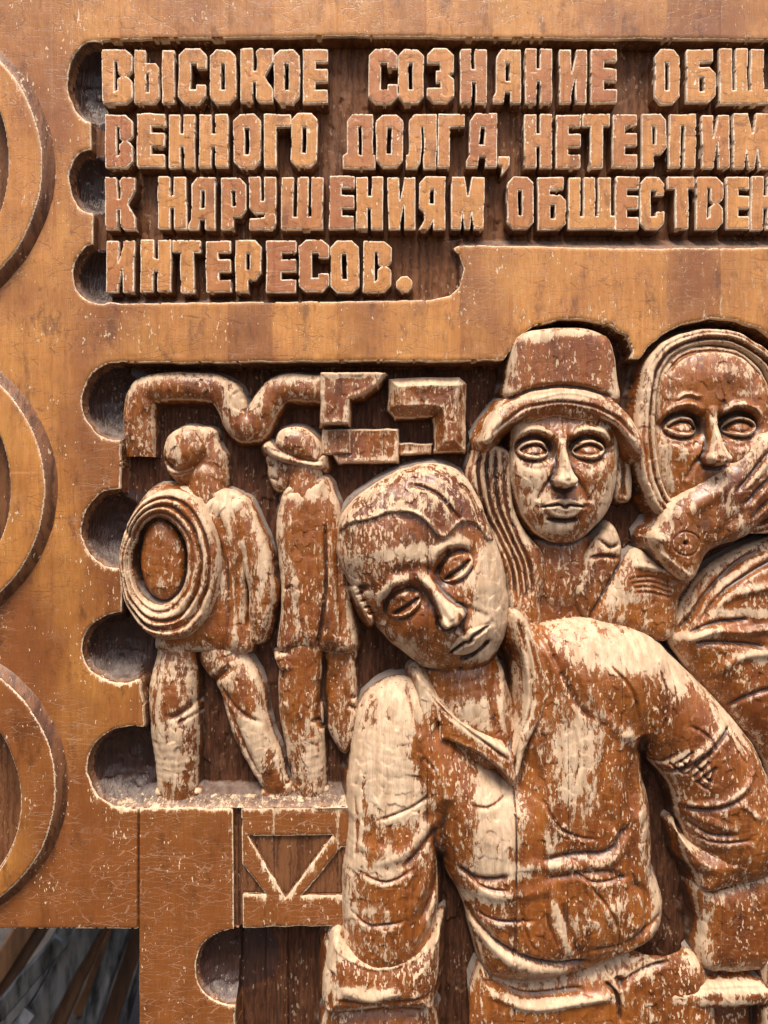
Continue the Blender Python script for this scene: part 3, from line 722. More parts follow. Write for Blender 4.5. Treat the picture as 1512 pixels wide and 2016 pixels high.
# ---- worker with the coil (seen from behind)
F = Fig(225, 815, 600, 1610, 2, 20)
F.dome([(372,846),(400,838),(422,846),(431,872),(443,900),(446,950),(425,966),(385,962),(345,950),(335,920)], -46, 28, 30, 3, 2, 8)              # head and nape
F.limb([(400,940,36,-44),(405,985,44,-50)], 6)
F.limb([(470,1005,28,-34),(498,1080,29,-30),(514,1150,27,-30),(513,1210,23,-30),(506,1252,17,-36)], 5)                                 # arm with hand
F.limb([(345,1290,42,-48),(338,1370,48,-40),(342,1450,48,-42),(345,1530,42,-46),(345,1562,40,-50)], 8, 3, .8)                                # legs
F.limb([(430,1290,44,-50),(470,1350,42,-42),(490,1430,40,-42),(520,1500,34,-44),(538,1545,28,-46)], 8, 3, .8)
F.dome([(512,1560),(535,1548),(566,1545),(572,1562),(560,1576),(516,1578)], -42, 12, 10)
F.dome([(305,1556),(345,1550),(388,1556),(388,1574),(340,1580),(306,1576)], -44, 12, 10)
F.line([(425,1330),(400,1370),(350,1405),(330,1400)], 7, -7); F.line([(350,1420),(400,1400)], 4, -4); F.line([(430,1345),(470,1395),(520,1425)], 5, -5)
F.line([(460,1310),(420,1345),(410,1390)], 8, -8); F.line([(330,1300),(315,1400),(322,1480)], 8, 3); F.line([(440,1370),(480,1460),(515,1540)], 5, -4)
F.wearat((335,1490,30,60,.75),(500,1480,20,60,.55),(350,1320,60,40,.2),(520,1110,8,60,.5),(500,1150,20,70,.15),(490,1430,26,20,.5))
bodyA = F.emit('person', panel, label='carved small worker seen from behind carrying a coil, left of the helmeted one', zref=-22, wear=.05)
F = Fig(245, 930, 560, 1310, 2, 21)
F.dome([(335,958),(400,955),(440,962),(474,980),(498,1030),(488,1120),(487,1190),(492,1284),(400,1287),(308,1283),(300,1240),(270,1180),(262,1050),(290,980)], -36, 32, 50)
F.line([(455,975),(480,1040),(486,1130),(487,1240)], 5, -12, .1); F.line([(400,1010),(440,1090),(455,1200),(450,1280)], 7, -6); F.line([(430,985),(455,1050),(470,1150)], 8, 5)
F.line([(470,1100),(468,1200),(478,1280)], 6, -5)
F.layer([(320,1010),(372,1050),(388,1110),(372,1170),(320,1205),(272,1170),(252,1110),(272,1050)], -30, 12)
F.wearat((420,990,45,30,.6),(440,1100,12,80,.35),(460,1230,12,50,.4),(360,1270,60,10,.3))
F.emit('jacket', bodyA, zref=-14, wear=.05)
F = Fig(300, 822, 425, 950, 1.6, 22)
F.dome([(318,876),(330,852),(360,836),(387,840),(402,860),(408,886),(398,914),(374,932),(348,940),(328,932),(319,908)], -34, 40, 44)
F.line([(322,900),(345,925),(385,915),(402,890)], 5, -6); F.line([(388,842),(404,880),(398,912)], 2.5, -4)
F.bump(340,914,10,8,-8); F.wearat((335,860,10,25,.6),(350,895,10,16,.5),(330,925,16,8,.4))
F.emit('cap', bodyA, zref=-8, wear=.05)
F = Fig(222, 945, 452, 1275, 1.8, 23)
c = F
X, Y = c.U+c.wu, c.V+c.wv
do = (1-np.hypot((X-336)/101, (Y-1112)/150))*101; di_ = (np.hypot((X-314)/56, (Y-1106)/84)-1)*56
d = np.minimum(do, di_); tt = np.clip(do/np.maximum(do+di_, 1), 0, 1)
z = -12+32*np.sqrt(np.clip(1-(1-np.clip(d/20, 0, 1))**2, 0, 1))-8*np.exp(-((tt-.30)/.055)**2)-8*np.exp(-((tt-.55)/.055)**2)-6*np.exp(-((tt-.80)/.05)**2)
z = z-3*np.exp(-((tt-.62)/.25)**2)*np.clip((Y-1150)/60, 0, 1)
c.H = np.where(d > 0, z, -12+d*3)
c.dome([(268,1100),(276,1045),(300,1014),(330,1016),(356,1056),(366,1110),(357,1164),(328,1190),(296,1180),(274,1142)], -34, 36, 40)
c.bump(262,1060,14,26,-8); c.line([(236,1010),(262,1060),(280,1030)], 5, -5)
c.line([(250,1180),(300,1232),(370,1218),(415,1150)], 4, -5, .3)
c.wearat((310,972,50,10,.5),(405,1060,14,60,.35),(380,1190,20,20,.5),(300,1190,25,12,.5),(320,1140,20,20,.3),(340,1205,40,8,.6))
c.emit('coil', bodyA, zref=-2, wear=.05)

# ---- worker in the helmet
F = Fig(505, 845, 730, 1610, 2, 30)
F.dome([(530,893),(524,920),(528,945),(538,962),(556,968),(575,958),(610,940),(636,920),(634,900)], -44, 20, 22)
F.limb([(600,930,34,-44),(600,975,40,-46)], 6)
F.limb([(605,975,36,-50),(605,1120,40,-56),(600,1290,36,-50)], 6)
F.line([(527,915),(540,918)], 3, -5); F.line([(530,940),(545,946)], 2.5, -5); F.bump(560,912,10,7,-4)
F.limb([(592,1280,44,-42),(590,1380,44,-42),(600,1470,40,-44),(608,1545,34,-48),(608,1560,33,-50)], 8, 3, .75)
F.dome([(664,1325),(694,1290),(704,1400),(700,1450),(682,1487),(660,1470),(642,1430),(646,1370)], -44, 22, 26)
F.limb([(668,1290,34,-50),(660,1360,26,-52),(655,1420,20,-54)], 6, 3, .7)
F.line([(640,1300),(632,1360),(625,1415),(640,1440)], 5, -8, .1); F.line([(690,1370),(700,1378)], 4, -7); F.line([(684,1388),(702,1400)], 4, -7); F.line([(612,1418),(632,1420)], 4, -5)
F.dome([(547,1286),(604,1287),(602,1310),(590,1320),(562,1320),(547,1311)], -20, 10, 10, 4)
F.dome([(575,1552),(610,1546),(641,1552),(640,1568),(576,1568)], -46, 8, 8)
F.wearat((610,1500,20,50,.5),(590,1370,30,60,.2),(670,1440,20,30,.3),(540,940,10,20,.3))
bodyB = F.emit('person', panel, label='carved small worker in helmet and long coat facing left beside the pipe end', zref=-22, wear=.03)
F = Fig(520, 930, 725, 1310, 2, 31)
F.dome([(560,962),(600,945),(636,935),(655,958),(668,1000),(676,1060),(684,1130),(692,1200),(699,1284),(620,1286),(546,1286),(551,1200),(548,1120),(541,1050),(545,1005)], -38, 36, 46)
F.line([(640,1030),(642,1120),(640,1180),(624,1284)], 4, -9, .1); F.line([(655,1000),(664,1100),(672,1200),(676,1280)], 7, -5)
F.line([(575,985),(572,1080),(580,1180)], 10, 4); F.line([(560,1160),(578,1152)], 3, -6); F.line([(556,980),(590,962),(630,950)], 4, -6)
F.wearat((600,970,36,16,.6),(585,1180,8,60,.45),(605,1240,6,40,.5),(556,1060,6,60,.3))
F.emit('coat', bodyB, zref=-14, wear=.03)
F = Fig(505, 825, 655, 935, 1.6, 32)
F.dome([(540,862),(556,842),(590,838),(615,852),(630,872),(636,900),(636,920),(600,916),(560,902),(540,886)], -34, 34, 32)
F.dome([(517,880),(530,871),(552,884),(590,898),(622,902),(637,898),(637,921),(600,920),(560,910),(530,897)], -22, 17, 9, 3, 2, 2)
F.line([(535,884),(570,898),(610,908),(634,908)], 3, -3, .1)
F.wearat((560,896,30,7,.6),(600,912,30,5,.5),(550,860,10,14,.3))
F.emit('helmet', bodyB, zref=-8, wear=.05)

# ---- woman in the brimmed hat
F = Fig(975, 790, 1380, 1290, 1.7, 40)
F.dome([(1010,880),(1008,920),(1014,965),(1026,1005),(1048,1040),(1075,1062),(1105,1071),(1140,1066),(1175,1040),(1202,1005),(1217,965),(1223,920),(1224,870),(1215,820),(1110,790),(1020,820)], -30, 46, 78, 3, 2.2)
F.limb([(1115,1050,62,-70),(1120,1150,66,-68)], 8, 3, .7)
F.bump(1105, 828, 95, 34, -16)
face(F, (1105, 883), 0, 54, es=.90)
F.wearat((1060,960,26,36,.55),(1185,965,22,26,.25),(1190,1005,20,26,.55),(1105,925,9,34,.35),(1100,1038,40,14,.35),(1108,992,40,8,.4),(1080,1010,14,14,.4),(1185,900,24,16,.2))
bodyW = F.emit('person', panel, label='carved woman in a brimmed hat with long hair, between the bowed man and the scarfed one', zref=0, wear=.24, tone=.2)
F = Fig(930, 640, 1270, 920, 1.8, 41)
F.dome([(994,782),(998,740),(1008,684),(1024,656),(1068,643),(1125,639),(1168,646),(1200,660),(1213,690),(1220,739),(1224,790),(1180,830),(1100,820),(1030,830)], -24, 36, 34, 4, 2.6)
F.dome([(945,868),(962,828),(987,789),(1019,775),(1059,764),(1112,759),(1165,767),(1204,781),(1226,805),(1245,832),(1257,862),(1257,896),(1243,888),(1225,860),(1204,835),(1165,815),(1112,804),(1059,811),(1019,827),(987,848),(962,874)],
       4, 24, 22, 3.5, 2, 2, tilt=(0, .30))
F.line([(980,800),(1019,778),(1059,765),(1112,760),(1165,768),(1206,784)], 5, -8, .1)
F.line([(962,860),(1019,812),(1059,798),(1112,792),(1165,802),(1210,826),(1246,872)], 3.5, -4, .1)
F.line([(1040,790),(1112,774),(1180,786)], 3, 2, .2)
F.wearat((1110,775,95,10,.8),(1080,780,60,14,.35),(1062,665,24,12,.7),(1130,657,30,8,.7),(970,840,18,26,.5),(1180,700,30,30,-.1),(1235,845,12,30,.2))
F.emit('hat', bodyW, zref=8, wear=.0, tone=.05, fa=.35)
F = Fig(900, 850, 1275, 1260, 1.8, 42)
F.dome([(938,866),(968,872),(1006,890),(1012,950),(1018,1005),(1040,1050),(1070,1085),(1080,1125),(1068,1190),(1066,1240),(1010,1230),(1000,1150),(975,1060),(945,990),(920,945),(926,900)], -44, 26, 26, 3)
for q in (.2, .4, .6, .8):
    F.line([(940+62*q,876),(926+84*q,930),(940+74*q,1000),(972+62*q,1060),(998+60*q,1120),(1008+54*q,1190)], 4.2, -9 if q < .7 else -7, .12)
F.dome([(1222,888),(1244,900),(1250,980),(1216,980)], -38, 14, 12, 4); F.line([(1228,900),(1232,978)], 3, -5, .1)
F.wearat((960,920,24,50,.35),(1008,960,6,60,.4),(1030,1060,10,50,.3),(1240,950,5,30,.5))
F.emit('hair', bodyW, zref=-12, wear=.08, dirt=.12)
F = Fig(1040, 1015, 1390, 1290, 1.8, 43)
F.dome([(1205,1030),(1222,1045),(1232,1090),(1215,1140),(1170,1218),(1150,1215),(1130,1160),(1150,1100),(1180,1060)], -46, 26, 26)
F.dome([(1232,1100),(1262,1082),(1290,1100),(1362,1140),(1345,1180),(1325,1262),(1240,1250),(1165,1222),(1200,1150)], -42, 34, 34)
F.dome([(1060,1130),(1090,1100),(1120,1110),(1165,1165),(1180,1230),(1060,1240)], -54, 16, 22)
F.dome([(1116,1115),(1126,1101),(1140,1099),(1152,1108),(1154,1124),(1144,1133),(1128,1132)], -38, 10, 8, 3)
F.line([(1118,1116),(1130,1105),(1146,1108),(1148,1122),(1136,1128),(1122,1122)], 2, -3, 0)
F.line([(1180,1060),(1205,1078),(1225,1070)], 4, -6); F.line([(1160,1100),(1190,1095),(1225,1100)], 4, -7); F.line([(1100,1195),(1125,1160),(1150,1145)], 4, -6)
F.line([(1242,1110),(1300,1122),(1360,1150)], 6, 6); F.line([(1280,1076),(1320,1108),(1362,1138)], 5, 6)
for q in range(4): F.line([(1235+q*4,1140+q*9),(1280,1136+q*10),(1330-q*3,1150+q*9)], 3, -2.5)
F.wearat((1215,1180,16,50,.5),(1250,1175,34,16,.5),(1262,1090,24,14,.5),(1200,1060,12,30,.5),(1300,1115,50,8,.5))
F.emit('coat', bodyW, zref=-14, wear=.05, dirt=.05)

# ---- woman in the headscarf
F = Fig(1275, 660, 1570, 1060, 1.7, 50)
F.dome([(1293,820),(1293,770),(1304,725),(1332,692),(1380,676),(1430,679),(1478,698),(1512,740),(1530,800),(1528,870),(1510,950),(1460,1010),(1400,1030),(1350,1010),(1318,975),(1300,925)], -26, 46, 74, 3, 2.3)
F.line([(1310,740),(1345,702),(1400,690),(1460,702),(1505,745)], 3, -5, .1)
F.bump(1400,745,60,22,3)
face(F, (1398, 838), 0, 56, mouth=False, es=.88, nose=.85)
F.line([(1322,792),(1345,778),(1375,786)], 4, 4); F.line([(1325,880),(1330,935),(1345,970)], 10, -4)
F.wearat((1420,728,40,10,.5),(1460,775,26,7,.5),(1335,780,22,8,.4),(1401,860,7,40,.4),(1325,930,8,30,.3),(1290,860,5,60,.3))
bodyS = F.emit('person', panel, label='carved woman in a headscarf whose mouth is hidden by a raised hand, at the right edge', zref=4, wear=.14, tone=.15)
F = Fig(1235, 635, 1600, 1050, 1.7, 51)
X, Y = F.U+F.wu, F.V+F.wv
outer = smooth_closed([(1250,850),(1256,780),(1268,722),(1296,680),(1345,654),(1400,645),(1452,653),(1500,680),(1540,720),(1580,800),(1590,1000),(1500,1060),(1340,1040),(1298,1014),(1272,980),(1254,920)])
inner_ = smooth_closed([(1292,840),(1294,780),(1306,728),(1336,696),(1385,680),(1432,683),(1478,704),(1510,744),(1528,800),(1530,900),(1500,1000),(1420,1040),(1345,1000),(1318,975),(1300,925)])
do = -sdf_poly(X, Y, outer); di_ = sdf_poly(X, Y, inner_); d = np.minimum(do, di_)
z = -22+30*np.sqrt(np.clip(1-(1-np.clip(d/16, 0, 1))**2, 0, 1))
t2 = np.clip(do/np.maximum(do+di_, 1), 0, 1)
z = z-9*np.exp(-((t2-.66)/.10)**2)-3*np.exp(-((t2-.33)/.07)**2)
F.H = np.where(d > 0, z, -22+d*3)
F.wearat((1285,850,10,120,.25),(1330,680,40,10,.3),(1290,960,6,50,.3))
F.emit('headscarf', bodyS, zref=-4, wear=.12)
# raised arm and hand
F = Fig(1265, 835, 1600, 1160, 1.8, 52)
F.dome([(1280,1066),(1296,1032),(1321,990),(1353,962),(1382,941),(1422,918),(1455,891),(1481,862),(1500,850),(1530,842),(1600,800),(1640,900),(1600,980),(1512,1024),(1468,1060),(1414,1078),(1388,1103),(1364,1146),(1320,1125)], -8, 44, 48, 3, 2.2)
for P in ([(1440,972),(1480,925),(1512,885),(1560,850)], [(1455,1000),(1495,955),(1540,905)], [(1470,1025),(1512,980),(1560,930)]):
    F.line(P, 5.5, -8, .25); F.line([(x+5, y+8) for x, y in P], 6, 2.5, .3)
F.line([(1345,1010),(1395,975),(1440,950)], 14, 5); F.line([(1400,1060),(1440,1020),(1470,1000)], 12, -5)
X, Y = F.U+F.wu, F.V+F.wv; rr = np.abs(np.hypot(X-1345, (Y-1070)*1.1)-26); F.H -= np.where(F.H > -100, 2.4*np.exp(-(rr/1.6)**2), 0)
F.bump(1343,1069,4,4,-9)
F.line([(1280,1075),(1310,1100),(1361,1140)], 5, 5)
F.wearat((1440,1010,16,50,.6,-30),(1358,1005,6,20,.7),(1370,1040,14,8,.4),(1300,1050,16,30,.2),(1500,930,10,40,.3,30),(1320,985,40,8,.4,-30))
F.emit('raised_hand', bodyS, label='carved raised hand with three finger grooves covering the mouth', zref=18, wear=.03)

# ---- shoulder of the figure at the right edge
F = Fig(1280, 1030, 1600, 1700, 2, 60)
F.dome([(1326,1262),(1338,1215),(1362,1170),(1400,1122),(1450,1088),(1512,1062),(1620,1040),(1700,1300),(1650,1700),(1560,1640),(1512,1500),(1450,1430),(1400,1375),(1350,1305)], -48, 62, 90, 3, 2.2)
F.line([(1512,1078),(1450,1112),(1400,1160),(1362,1215),(1330,1256)], 7, -12, .1); F.line([(1540,1090),(1460,1135),(1410,1175),(1372,1228)], 6, -8, .15)
F.line([(1345,1262),(1400,1240),(1460,1240),(1540,1228)], 8, 8, .15); F.line([(1350,1250),(1400,1224),(1470,1216)], 5, -7, .2)
F.line([(1360,1264),(1430,1262),(1500,1270)], 6, -7, .2); F.line([(1400,1330),(1450,1290),(1540,1280)], 9, 6); F.line([(1425,1395),(1470,1365),(1540,1340)], 5, -7)
F.line([(1400,1190),(1450,1165),(1530,1150)], 9, 6)
F.wearat((1460,1205,60,12,.9),(1420,1150,40,8,.6,-35),(1370,1250,40,8,.6),(1480,1290,40,14,.6),(1460,1340,40,14,.1))
F.emit('person', panel, label='carved shoulder and draped sleeve of a figure cut off by the right edge', zref=-5, wear=.02, dirt=.05)

# ---- the large man looking down
F = Fig(640, 895, 1070, 1560, 1.6, 70)
HEADO = [(660,1066),(667,1020),(690,985),(736,950),(783,924),(838,909),(882,913),(917,935),(946,976),(963,1020),(981,1066),(998,1119),(1007,1186),(1005,1238),(990,1282),(963,1314),(926,1328),(882,1331),(838,1320),(806,1297),(766,1267),(736,1232),(704,1188),(684,1148),(664,1110)]
F.dome(HEADO, -30, 92, 120, 3, 2.1)
F.bump(925,1290,60,40,-12); F.bump(770,1080,90,60,6)
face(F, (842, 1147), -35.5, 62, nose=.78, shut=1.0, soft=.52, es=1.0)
F.frame()
F.line([(730,1150),(705,1165),(700,1190)], 7, -10); F.dome([(694,1158),(712,1150),(724,1175),(738,1215),(728,1228),(708,1195)], 4, 12, 10, 3, 2, 3)      # ear
for q in range(4): F.line([(700+q*8,1172+q*13),(716+q*8,1166+q*13)], 2, -5)
F.line([(880,1072),(878,1092),(862,1120),(850,1128)], 4, -6); F.line([(760,1128),(800,1118),(850,1120)], 12, -5)
F.limb([(905,1290,75,-62),(930,1400,88,-58),(960,1470,70,-50)], 10, 3, .9)
F.line([(1010,1260),(1000,1340),(990,1420),(1008,1500)], 9, 7); F.line([(975,1330),(970,1400),(985,1450)], 8, -6)
F.wearat((960,1150,44,80,.75),(930,1255,60,40,.6),(790,1110,110,50,.28,-10),(960,1200,20,30,.4),(800,1085,70,12,.45,-8),(780,1160,60,10,.5,-12),(800,1275,26,16,.6,35),(830,1250,30,12,.3),
         (875,1200,12,30,.6,-25),(798,1192,20,10,.6,-25),(912,1125,26,16,.55,-35),(900,1065,18,16,.8),(900,1390,50,26,.4),(950,1410,40,30,.5),(700,1150,10,50,.3),(880,1310,60,8,.3))
bodyM = F.emit('person', panel, label='large carved man with bowed head in an open-collared work shirt', zref=15, wear=.04, tone=.2)
F = Fig(650, 895, 1010, 1160, 1.6, 71)
F.dome(HEADO, -30, 92, 120, 3, 2.1)
F.mask([(640,1062),(648,1018),(670,970),(720,930),(783,902),(838,888),(892,892),(938,914),(968,960),(986,1022),(990,1062),(960,1062),(938,1034),(905,1030),(884,1052),(868,1060),(850,1042),(832,1022),(800,1008),(765,1010),(735,1020),(696,1030),(672,1046),(668,1066)], 8)
F.line([(690,1026),(740,1018),(800,1006),(836,1024),(868,1058)], 3, 3, .1)
F.line([(800,955),(835,962),(865,980),(892,1012),(905,1030)], 4.5, -6, .2); F.line([(905,950),(928,975),(938,1000),(945,1030)], 4, -8, .2)
F.line([(925,945),(950,985),(966,1030)], 5, 4, .2); F.line([(780,940),(830,930),(870,945)], 9, 3, .2)
F.wearat((800,985,75,20,.3,-8),(935,960,10,40,.5,-25),(880,1015,16,20,.2))
F.emit('hair', bodyM, zref=30, wear=-.10, tone=.4)

F = Fig(620, 1195, 1600, 2080, 2, 72)
# torso
F.dome([(815,1345),(850,1360),(900,1440),(1008,1535),(1012,1300),(1010,1215),(1040,1222),(1068,1230),(1119,1222),(1169,1219),(1237,1230),(1288,1254),(1330,1300),(1330,1400),(1290,1480),(1280,1540),(1289,1602),(1292,1663),(1296,1724),(1308,1755),(1316,1795),(1306,1845),(1264,1880),(1142,1925),(1066,1946),(984,1942),(948,1915),(930,1860),(912,1790),(880,1730),(800,1600),(760,1450),(775,1370)],
       -46, 84, 120, 2.6, 2.2, 4)
# left sleeve (viewer's left)
F.limb([(790,1430,92,-40),(770,1540,88,-22),(772,1640,88,-16),(768,1740,96,-18),(765,1830,92,-18),(758,1850,90,-20)], 12, 3, .72)
F.layer([(640,1878),(668,1838),(720,1876),(780,1872),(830,1852),(864,1826),(858,1920),(848,1988),(760,1985),(690,1992),(648,1990),(632,1978)], 0, 4)
# right shoulder, upper arm, rolled sleeve
F.limb([(1235,1330,92,-40),(1320,1410,92,-34),(1400,1500,92,-30),(1440,1590,100,-34),(1470,1650,104,-40)], 14, 3, .75)
F.bump(1225,1340,90,70,10); F.bump(1130,1540,100,110,8); F.bump(950,1600,60,120,4); F.bump(770,1460,60,70,6)
# gaps: arm to torso
F.line([(1262,1440),(1275,1500),(1292,1560)], 16, -22, .3); F.line([(880,1560),(872,1640),(880,1740)], 16, -16, .3)
# folds at the elbow of the left sleeve
F.line([(860,1600),(820,1640),(780,1668),(730,1680)], 10.5, 5.0, .2); F.line([(862,1625),(830,1655),(790,1690)], 6.6, -5.6, .2); F.line([(868,1650),(845,1700),(815,1760),(800,1790)], 12.0, 4.3, .2)
F.line([(870,1690),(855,1740),(825,1800)], 6.6, -6.4, .2); F.line([(700,1650),(740,1660),(775,1655)], 9.0, 3.1, .25); F.line([(866,1750),(845,1800),(810,1840)], 10.5, 3.7, .25)
# folds on the chest
F.line([(1060,1230),(1090,1300),(1130,1380),(1160,1410)], 6.6, -5.6, .15); F.line([(1085,1240),(1130,1320),(1180,1400),(1225,1440)], 10.5, 3.1, .2)
F.line([(1225,1440),(1240,1480),(1235,1540),(1250,1600)], 15.4, -9.6, .25); F.line([(1215,1430),(1250,1475)], 12.0, 5.6, .3); F.line([(1200,1430),(1175,1520),(1190,1600),(1230,1640)], 11.0, -4.8, .3)
F.line([(1230,1610),(1190,1660),(1120,1668),(1060,1680)], 7.7, -8.0, .15); F.line([(1240,1630),(1190,1680),(1130,1688),(1040,1690),(1000,1712)], 12.0, 4.3, .2)
F.line([(1000,1712),(940,1718),(900,1700)], 6.6, -6.4, .2); F.line([(1230,1720),(1180,1700),(1120,1706),(1060,1716)], 6.6, -4.8, .2)
F.line([(905,1735),(950,1750),(1010,1745),(1090,1730)], 13.5, 4.3, .2); F.line([(915,1785),(960,1835),(1020,1868),(1090,1886),(1160,1885)], 7.7, -9.6, .12)
F.line([(930,1810),(980,1865),(1060,1905),(1150,1905),(1230,1870),(1300,1820)], 13.5, 5.0, .12); F.line([(1075,1750),(1090,1800),(1115,1870)], 13.5, 3.7, .2); F.line([(1100,1760),(1115,1820),(1135,1870)], 6.6, -4.8, .2)
F.line([(1252,1560),(1262,1640),(1272,1720),(1290,1760)], 18.0, 5.0, .2); F.line([(1235,1720),(1268,1760),(1262,1820),(1230,1860)], 8.8, -6.4, .2); F.line([(1170,1780),(1230,1770)], 18.0, 3.7, .3)
F.line([(1150,1860),(1220,1848),(1300,1800)], 5.5, -4.8, .2)
# creases across the right arm
F.line([(1300,1512),(1340,1490),(1390,1450),(1424,1416)], 7.5, 5.6, .12); F.line([(1306,1522),(1350,1500),(1400,1458),(1432,1426)], 4.4, -7.2, .12)
F.line([(1335,1582),(1390,1572),(1450,1540),(1480,1500)], 6.0, 4.3, .15); F.line([(1338,1592),(1400,1582),(1460,1552)], 4.4, -4.8, .2)
F.line([(1350,1600),(1400,1612),(1440,1622)], 9.0, 3.7, .3); F.line([(1430,1555),(1470,1590),(1510,1610)], 7.5, 3.1, .3); F.line([(1345,1610),(1390,1635),(1440,1630)], 5.5, -6.4, .25)
F.line([(1420,1425),(1440,1470),(1460,1500)], 3.3, -3.2, .2); F.line([(1436,1432),(1466,1482)], 3.3, -3.2, .2); F.line([(1290,1540),(1330,1600),(1350,1640)], 9.9, -6.4, .3)
# letters scratched on the armband
F.frame((1362, 1500), 33, 1.0)
for P in ([(-34,22),(-24,-16),(-14,22)], [(-30,10),(-18,10)], [(-4,22),(0,-18)], [(8,22),(12,-18)], [(0,2),(12,2)], [(20,22),(28,-16),(38,22)], [(24,10),(36,10)], [(-40,26),(-10,26)], [(18,26),(42,26)]):
    F.line(P, 2.6, -6, 0, sm=False)
F.frame()
# sharp shallow knife cuts in the cloth
for P in ([(1000,1560),(960,1580),(925,1575)], [(700,1560),(705,1620),(700,1690)], [(905,1700),(950,1735),(1005,1738)], [(1110,1690),(1160,1720),(1230,1712)], [(1075,1720),(1072,1790),(1090,1850)],
          [(1150,1720),(1200,1790),(1215,1850)], [(700,1700),(760,1715),(820,1690)], [(690,1780),(730,1800),(800,1790)], [(1190,1300),(1230,1350),(1250,1420)], [(1290,1300),(1305,1380),(1290,1450)],
          [(1250,1470),(1290,1500),(1330,1470)], [(1345,1420),(1380,1440),(1400,1470)], [(1350,1640),(1400,1650),(1470,1640)], [(1060,1560),(1100,1620),(1170,1640)], [(930,1790),(980,1800),(1050,1795)],
          [(1020,1760),(1030,1820),(1050,1860)], [(740,1600),(800,1580),(850,1560)], [(830,1480),(860,1520),(870,1580)], [(1120,1420),(1130,1480),(1120,1540)]):
    F.line(P, 3.2, -4.5, .3); F.line([(x+3, y+6) for x, y in P], 9, 1.6, .3)
# shoulder seams and small marks
F.line([(1316,1290),(1322,1380),(1318,1460),(1312,1500)], 2, -3, .1); F.line([(1010,1540),(1010,1700),(1008,1880)], 1.6, -4, 0); F.line([(1064,1640),(1064,1900)], 1.3, -2.5, 0)
F.line([(892,1480),(892,1720)], 1.3, -2.5, 0)
F.line([(798,1350),(812,1400),(826,1440)], 5, -5, .2); F.line([(1080,1222),(1060,1260),(1075,1340),(1060,1420)], 6, -4, .2)
F.wearat((752,1500,62,95,.80),(800,1400,34,50,.5),(700,1620,16,120,.4),(760,1690,60,26,.55),(835,1600,24,60,.4),(970,1610,44,110,.75),(1000,1700,60,18,.6),(1140,1510,64,95,.65),
         (1240,1285,95,36,.85),(1330,1330,22,60,.5),(1400,1400,20,40,.4,-40),(1140,1260,40,40,.4),(1230,1440,18,30,.5),(1130,1400,60,60,.3),(760,1850,70,20,.3),(1010,1820,60,50,.22),(1180,1830,50,30,.25),(800,1560,40,60,.35),(1400,1700,40,40,.3),(1050,1560,16,40,.2),(1080,1660,12,50,.5),(950,1760,40,14,.7),
         (1020,1880,70,14,.7,18),(960,1840,34,10,.7,40),(1095,1800,10,60,.6,-14),(1180,1760,60,26,.35),(1260,1640,10,50,.5),(1290,1790,10,40,.4),(1330,1480,34,8,.5,-30),(1440,1440,14,40,.4,-35),
         (1370,1400,50,40,-.15),(1460,1560,30,18,.3),(730,1780,40,40,.3),(1130,1800,40,20,.3),(1215,1550,50,90,-.25),(920,1480,50,40,-.25),(850,1480,26,60,-.3))
shirt = F.emit('shirt', bodyM, zref=5, wear=.0, tone=.25)
# open collar: two flaps lying on the shirt
F = Fig(780, 1200, 1140, 1580, 1.7, 73)
F.dome([(820,1336),(836,1344),(860,1375),(900,1415),(955,1448),(1004,1482),(1012,1545),(985,1512),(935,1480),(880,1458),(866,1462),(864,1424),(850,1452),(838,1450),(828,1400)], 14, 12, 9, 3, 2, 1, tilt=(.10, 0))
F.dome([(1012,1208),(1034,1222),(1052,1262),(1072,1320),(1112,1368),(1078,1378),(1062,1420),(1036,1470),(1018,1530),(1008,1545),(1002,1490),(1026,1430),(1036,1360),(1028,1300),(1012,1260)], 14, 14, 10, 3, 2, 1, tilt=(-.05, 0))
F.line([(1018,1225),(1040,1300),(1046,1380),(1022,1460),(1010,1520)], 3, -4, .1); F.line([(835,1352),(880,1405),(940,1450),(1000,1494)], 3, -4, .1)
F.line([(1036,1240),(1062,1330),(1092,1368)], 3, -4, .2)
F.wearat((930,1440,60,12,.6,35),(1040,1330,10,90,.6),(1020,1470,8,60,.5),(840,1380,10,40,.5))
F.emit('collar', shirt if False else bodyM, zref=20, wear=.08)
# turned-up cuff of the left sleeve and hand tucked below
F = Fig(618, 1815, 885, 2080, 1.8, 74)
F.dome([(646,1868),(664,1842),(690,1866),(740,1882),(800,1874),(840,1856),(866,1830),(864,1900),(856,1960),(848,1986),(780,1984),(700,1990),(660,1994),(636,1984),(634,1940)], 4, 44, 60, 3, 2.4)
F.line([(656,1850),(690,1880),(745,1896),(810,1882),(864,1842)], 4, 4, .05); F.line([(672,1930),(730,1948),(790,1930)], 12, 8, .2); F.line([(660,1955),(740,1965),(850,1950)], 5, -4, .2)
F.line([(655,1900),(650,1980)], 5, -5, .15)
F.dome([(646,1990),(700,1985),(840,1984),(850,2100),(640,2100)], -30, 50, 60, 3)
F.wearat((720,1938,60,12,.9),(745,1980,90,9,.5),(690,1875,30,6,.6),(800,1868,50,6,.5,-15),(650,1900,10,60,.5))
F.emit('cuff', bodyM, zref=22, wear=.03)
